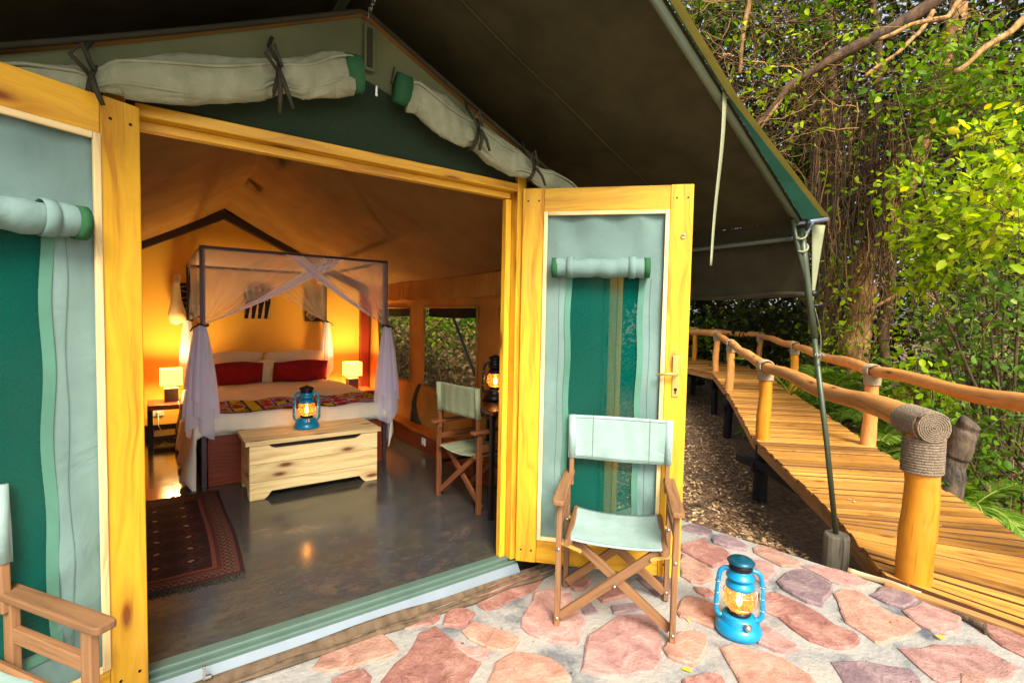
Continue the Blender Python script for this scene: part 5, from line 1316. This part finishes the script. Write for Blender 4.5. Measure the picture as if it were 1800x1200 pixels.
clusters(np.concatenate([rbox((1200, -60, 9.2), (1520, 70, 10.4), 56), rbox((1320, 200, 10.2), (1460, 460, 11.5), 40), rbox((1590, 330, 10.2), (1720, 600, 11.2), 44)]), .3, 26, .125, 'leaf_mid', 'crown', VT, LEAF6)

# bright climbing shrub at the right edge
random.seed(5)
def shrub(name, label, base, cs_, sig, n, size, mat, tint, stems=7, cat='shrub', group=None, tmpl=LEAF6, up=.28, droop=.5, bark='bark'):
    S_ = thing(name, label, cat, tuple(base), 0, group); base = np.array(base)
    idx = rng.choice(len(cs_), min(stems, len(cs_)), replace=False); mbs = []
    for i in idx:
        q = np.array(cs_[i]); mid = (base+q)/2+np.array([random.uniform(-.2, .2), random.uniform(-.2, .2), random.uniform(.1, .4)])
        obj('stem', rough_tube([tuple(base+rng.normal(size=3)*np.array([.08, .08, 0])), tuple(mid), tuple(q)], .022, .008, .012, 7, 7, .08), bark, S_, smooth=True)
    clusters(cs_, sig, n, size, mat, 'leaves', S_, tmpl, up, tint, droop)
    k_ = len(cs_)*6; St = np.repeat(np.asarray(cs_), 6, axis=0); Dv = rng.normal(size=(k_, 3))*np.array([1, 1, .7])*sig*1.5; tt_ = np.linspace(-.6, 1, 6)
    Pp = St[:, None]+Dv[:, None]*tt_[None, :, None]; Pp[:, :, 2] -= (tt_**2)[None]*sig*.5
    sp = np_mesh('sprigs', *strand_geo(Pp, np.full((k_, 6), .0035)*np.linspace(1.3, .6, 6)[None], rng.beta(2, 3, k_)), 'twig', S_); sp['kind'] = 'stuff'
    return S_
B0 = at(1790, 760, 6.2); B0[2] = -.85
cs1 = np.concatenate([rbox((1690, 330, 5.4), (1830, 430, 7.2), 20), rbox((1720, 230, 5.4), (1850, 330, 7.2), 18), rbox((1640, 330, 5.8), (1720, 400, 7.0), 8), rbox((1600, 370, 6.2), (1700, 430, 7.2), 9), rbox((1615, 420, 6.0), (1650, 510, 6.6), 8), rbox((1560, 300, 7.0), (1680, 400, 8.0), 10), rbox((1760, 300, 4.8), (1850, 420, 5.6), 10)])
shrub('climbing_shrub', 'bright yellow green broad leaved climber hanging in at the right edge', B0, cs1, .17, 30, .125, 'leaf_bright', (.15, 1), 5, bark='bark', up=.42)
cs1 = np.concatenate([rbox((1600, 150, 6.6), (1830, 260, 8.4), 34), rbox((1560, 60, 7.2), (1800, 160, 9), 20)])
shrub('climbing_shrub', 'mid green climber above the bright leaves at the upper right', B0+np.array([.5, .3, 0]), cs1, .24, 36, .12, 'leaf_mid', (.3, 1), 7)
B1 = at(1740, 800, 6.8); B1[2] = -.85
cs1 = np.concatenate([rbox((1680, 480, 6.0), (1830, 640, 7.6), 30), rbox((1640, 560, 6.4), (1830, 760, 7.8), 34)])
shrub('leafy_bush', 'sparse bush of pale green heart shaped leaves behind the far handrail', B1, cs1, .17, 22, .11, 'leaf_cool', (.05, 1), 5, bark='bark')
B2 = at(1640, 760, 6.6); B2[2] = -.85
cs1 = np.concatenate([rbox((1590, 645, 5.9), (1650, 690, 6.5), 9), rbox((1570, 660, 6.2), (1690, 720, 7), 10)])
shrub('leafy_bush', 'small bright green creeper spilling over the far handrail', B2, cs1, .10, 16, .10, 'leaf_bright', (.1, .8), 6)
B3 = at(1790, 900, 5.6); B3[2] = -.85
cs1 = np.concatenate([rbox((1690, 720, 5.6), (1830, 900, 6.6), 40)])
shrub('leafy_bush', 'dark green undergrowth bush beside the boardwalk at the right edge', B3, cs1, .2, 22, .10, 'leaf_mid', (0, .9), 5, bark='bark')
cs1 = np.concatenate([rbox((1450, 640, 8.8), (1640, 760, 9.6), 30), rbox((1400, 620, 10.5), (1560, 700, 12), 24)])
shrub('leafy_bush', 'low green bush at the foot of the vine covered tree', at(1540, 760, 9.2)*np.array([1, 1, 0])+np.array([0, 0, -.85]), cs1, .24, 26, .13, 'leaf_mid', (0, .9), 6)
cs1 = rbox((1440, 380, 11), (1500, 620, 12), 40)
shrub('leafy_bush', 'column of green vine leaves left of the pale trunk', at(1470, 720, 11.4)*np.array([1, 1, 0])+np.array([0, 0, -.85]), cs1, .28, 34, .13, 'leaf_mid', (.2, 1), 5)
cs1 = np.concatenate([rbox((1190, 560, 17), (1330, 610, 20), 36)])
shrub('leafy_bush', 'sunlit bright green bush beyond the bend of the boardwalk', at(1240, 660, 18.5)*np.array([1, 1, 0])+np.array([0, 0, -.85]), cs1-np.array([0, 0, .35]), .4, 60, .2, 'leaf_bright', (0, .7), 4)
cs1 = np.concatenate([rbox((1290, 540, 13), (1460, 640, 16), 60)])
shrub('leafy_bush', 'dark green thicket behind the far handrail and the tent pole', at(1380, 680, 14.5)*np.array([1, 1, 0])+np.array([0, 0, -.85]), cs1, .4, 60, .17, 'leaf_dark', (.1, 1), 5)
# bushes seen through the windows
cs1 = np.concatenate([rbox((740, 600, 8.3), (900, 700, 9.6), 46), rbox((660, 560, 9.5), (760, 690, 10.8), 40)])
shrub('dry_bush', 'pale dry brown bush seen through the middle tent window', at(810, 720, 9)*np.array([1, 1, 0])+np.array([0, 0, -.85]), cs1, .26, 60, .09, 'leaf_dry', (0, .9), 9, up=.2, tmpl=LEAF4)
cs1 = np.concatenate([rbox((735, 545, 9.5), (790, 610, 10.5), 9), rbox((870, 540, 9), (960, 680, 10), 22), rbox((690, 560, 11), (740, 600, 12), 5)])
shrub('leafy_bush', 'green bush outside the tent seen behind the dry bush', at(800, 700, 10)*np.array([1, 1, 0])+np.array([0, 0, -.85]), cs1, .25, 30, .12, 'leaf_bright', (0, .8), 5)

# palms behind the far rail
def palm(label, base, fronds, seed, group='young palms beside the boardwalk'):
    random.seed(seed); P_ = thing('palm', label, 'palm', tuple(base), 0, group); base = np.array(base)
    for az, L, rise, drp in fronds:
        t = np.linspace(0, 1, 16); dirv = np.array([cos(az), sin(az), 0])
        C = base[None]+dirv[None]*(L*.85*t[:, None])+np.array([0, 0, 1.])[None]*((rise*t-drp*t**2.2)*L)[:, None]
        gs = [strand_geo(C[None], np.linspace(.014, .004, 16)[None], np.array([.9]), 5)]
        nl = 46; tt = np.linspace(.16, .99, nl); X = np.stack([np.interp(tt, t, C[:, a]) for a in range(3)], 1)
        Tn = np.gradient(X, axis=0); Tn /= np.linalg.norm(Tn, axis=1)[:, None]; side = np.cross(Tn, np.array([0, 0, 1.])); side /= np.linalg.norm(side, axis=1)[:, None]; upv = np.cross(side, Tn)
        ln = L*.30*np.sin(pi*(.12+.80*tt))+.04
        for sg in (-1, 1):
            ax = side*sg*.8+Tn*.62+upv*.22+rng.normal(size=(nl, 3))*.05; ax /= np.linalg.norm(ax, axis=1)[:, None]
            tip = X+ax*ln[:, None]+np.array([0, 0, -1.])*(ln*.22)[:, None]; midp = X+ax*(ln*.45)[:, None]; wv = np.cross(ax, upv)*(.022)
            V = np.stack([X, midp+wv, tip, midp-wv], 1).reshape(-1, 3); F = (np.arange(nl)*4)[:, None]+np.array([0, 1, 2, 3])
            gs.append((V, F, rng.beta(2, 2, nl)))
        np_mesh('frond', *join_geo(gs), 'leaf_palm', P_)
def gpt(px, py, d, z=-.75): p = at(px, py, d); return (p[0], p[1], z)
fan = lambda n, L, a0=0: [(a0+2*pi*i/n+random.uniform(-.3, .3), L*random.uniform(.75, 1.15), random.uniform(.65, 1.15), random.uniform(.55, .95)) for i in range(n)]
palm('feathery palm growing behind the far rail beside the tent pole', gpt(1475, 740, 9.8), fan(11, 2.2, .3), 3)
palm('broad palm with long fronds below the vine tree', gpt(1600, 750, 8.7), fan(13, 2.3, .1), 4)
palm('low palm hanging under the near rail left of the thick post', gpt(1590, 820, 7.4), fan(10, 1.35, .5), 5)
palm('small palm between the boardwalk and the grey snag', gpt(1700, 860, 5.7), fan(7, .95, .9), 6)
palm('tall thin palm frond rising behind the tent pole', gpt(1432, 720, 9.6), [(2.6, 1.8, 1.5, .7), (3.9, 1.7, 1.5, .75), (.4, 1.7, 1.4, .7), (5.2, 1.6, 1.4, .7)], 7)
random.seed(31)
sn = one('tree_snag', rough_tube([tuple(gpt(1655, 900, 5.35, -.9)), tuple(at(1664, 850, 5.35)), tuple(at(1680, 800, 5.3)), tuple(at(1692, 768, 5.25)), tuple(at(1708, 742, 5.2))], .15, .10, .012, 14, 8, .05), 'bark_grey', 'grey broken snag leaning behind the thick roped post', 'snag', smooth=True)
one('leaning_prop', MB().tube([(3.55, 6.55, 1.45), (3.5, 5.62, .44), (3.47, 5.0, -.35)], .02, 8), 'pole_green', 'dark pole leaning outside the middle tent window', 'pole', smooth=True)

# litter on the forest floor
n = 34000; X = rng.uniform(2.6, 13.5, n*3); Y = rng.uniform(.9, 11, n*3)
keep = (Y > .9+(X-3.2)*.74+.1)  & ((X > 3.35) | (Y > 2.7)) & (rng.random(n*3) < np.clip(7/np.maximum(X, 1)**1.0, .3, 1)) ; X, Y = X[keep][:n], Y[keep][:n]
Z = np.array([ground_z(a, b) for a, b in zip(X, Y)])+rng.uniform(.004, .03, len(X))
v, f, t = leaf_geo(np.stack([X, Y, Z], 1), rng.uniform(.03, .075, len(X)), np.clip(rng.beta(2, 2, len(X)), 0, 1), LEAF4, .72)
o = np_mesh('leaf_litter', v, f, t, 'leaf_litter'); tag(o, 'brown dead leaves scattered over the mulch beside the boardwalk', 'leaf litter', None, 'stuff')
n = 5000; X = rng.uniform(4.5, 11, n); Y = rng.uniform(-.6, 7, n); keep = Y < (X-4.86)*.79+.55; X, Y = X[keep], Y[keep]
Z = np.array([ground_z(a, b) for a, b in zip(X, Y)])+rng.uniform(.004, .05, len(X))
v, f, t = leaf_geo(np.stack([X, Y, Z], 1), rng.uniform(.04, .09, len(X)), rng.beta(2, 2, len(X)), LEAF4, .6)
o = np_mesh('leaf_litter', v, f, t, 'leaf_litter'); tag(o, 'dark dead leaves on the ground right of the boardwalk', 'leaf litter', None, 'stuff')
for i, (a, b, lab) in enumerate((((5.9, 3.6), (4.3, 3.2), 'crooked fallen branch lying on the mulch beside the boardwalk'), ((4.6, 3.9), (3.7, 2.9), 'short dead stick on the mulch near the open door'), ((6.8, 4.9), (5.2, 5.0), 'thin dead branch on the mulch under the fly roof edge'))):
    pts = []
    for k in range(5):
        x, y = lerp(a, b, k/4); x += random.uniform(-.1, .1); y += random.uniform(-.1, .1); pts.append((x, y, ground_z(x, y)+.03))
    one('fallen_branch', rough_tube(pts, .022, .010, .01, 8, 6, .1), 'bark', lab, 'branch', 'branches on the mulch', smooth=True)
# single leaves and scraps lying on patio and deck
def fallen(label, x, y, z, s, az, mat='leaf_fallen'):
    v, f, t = leaf_geo(np.array([[x, y, z]]), np.array([s]), np.array([.5]), LEAF6, .96, axis=np.array([[cos(az), sin(az), 0]]))
    tag(np_mesh('fallen_leaf', v, f, t, mat), label, 'leaf', 'fallen leaves')
fallen('yellow leaf on the pink flagstone nearest the boardwalk edge', 3.02, .66, -.084, .05, 1)
fallen('tiny yellow leaf in the mortar near the chair and lantern', 1.84, 1.21, -.092, .045, 2)
fallen('small green leaf on the mortar left of the blue patio lantern', 2.16, 1.46, -.092, .035, 4)
X = []; 
for k in range(46):
    s = random.choice((0, 1, 1, 1, 2, 2)); t_, u_ = random.random(), random.random()
    l, r_ = lerp(NODES[s][0], NODES[s+1][0], t_), lerp(NODES[s][1], NODES[s+1][1], t_); p = lerp(l, r_, u_); X.append((p[0], p[1], NODES[s][2]+(NODES[s+1][2]-NODES[s][2])*t_+.012))
v, f, t = leaf_geo(np.array(X), rng.uniform(.02, .05, len(X)), rng.uniform(.4, 1, len(X)), LEAF4, .9)
o = np_mesh('leaf_scraps', v, f, t, 'leaf_litter'); tag(o, 'tiny dry leaf scraps strewn over the boardwalk planks', 'leaf litter', None, 'stuff')

pts_ = []
while len(pts_) < 70:
    x, y = random.uniform(.5, 3.4), random.uniform(.3, 2.1)
    pts_.append((x, y, -.086))
v, f, t = leaf_geo(np.array(pts_), rng.uniform(.008, .022, len(pts_)), rng.uniform(0, .6, len(pts_)), LEAF4, .9)
o = np_mesh('leaf_crumbs', v, f, t, 'leaf_litter'); tag(o, 'tiny dark leaf crumbs and grit strewn over the flagstones', 'leaf litter', None, 'stuff')
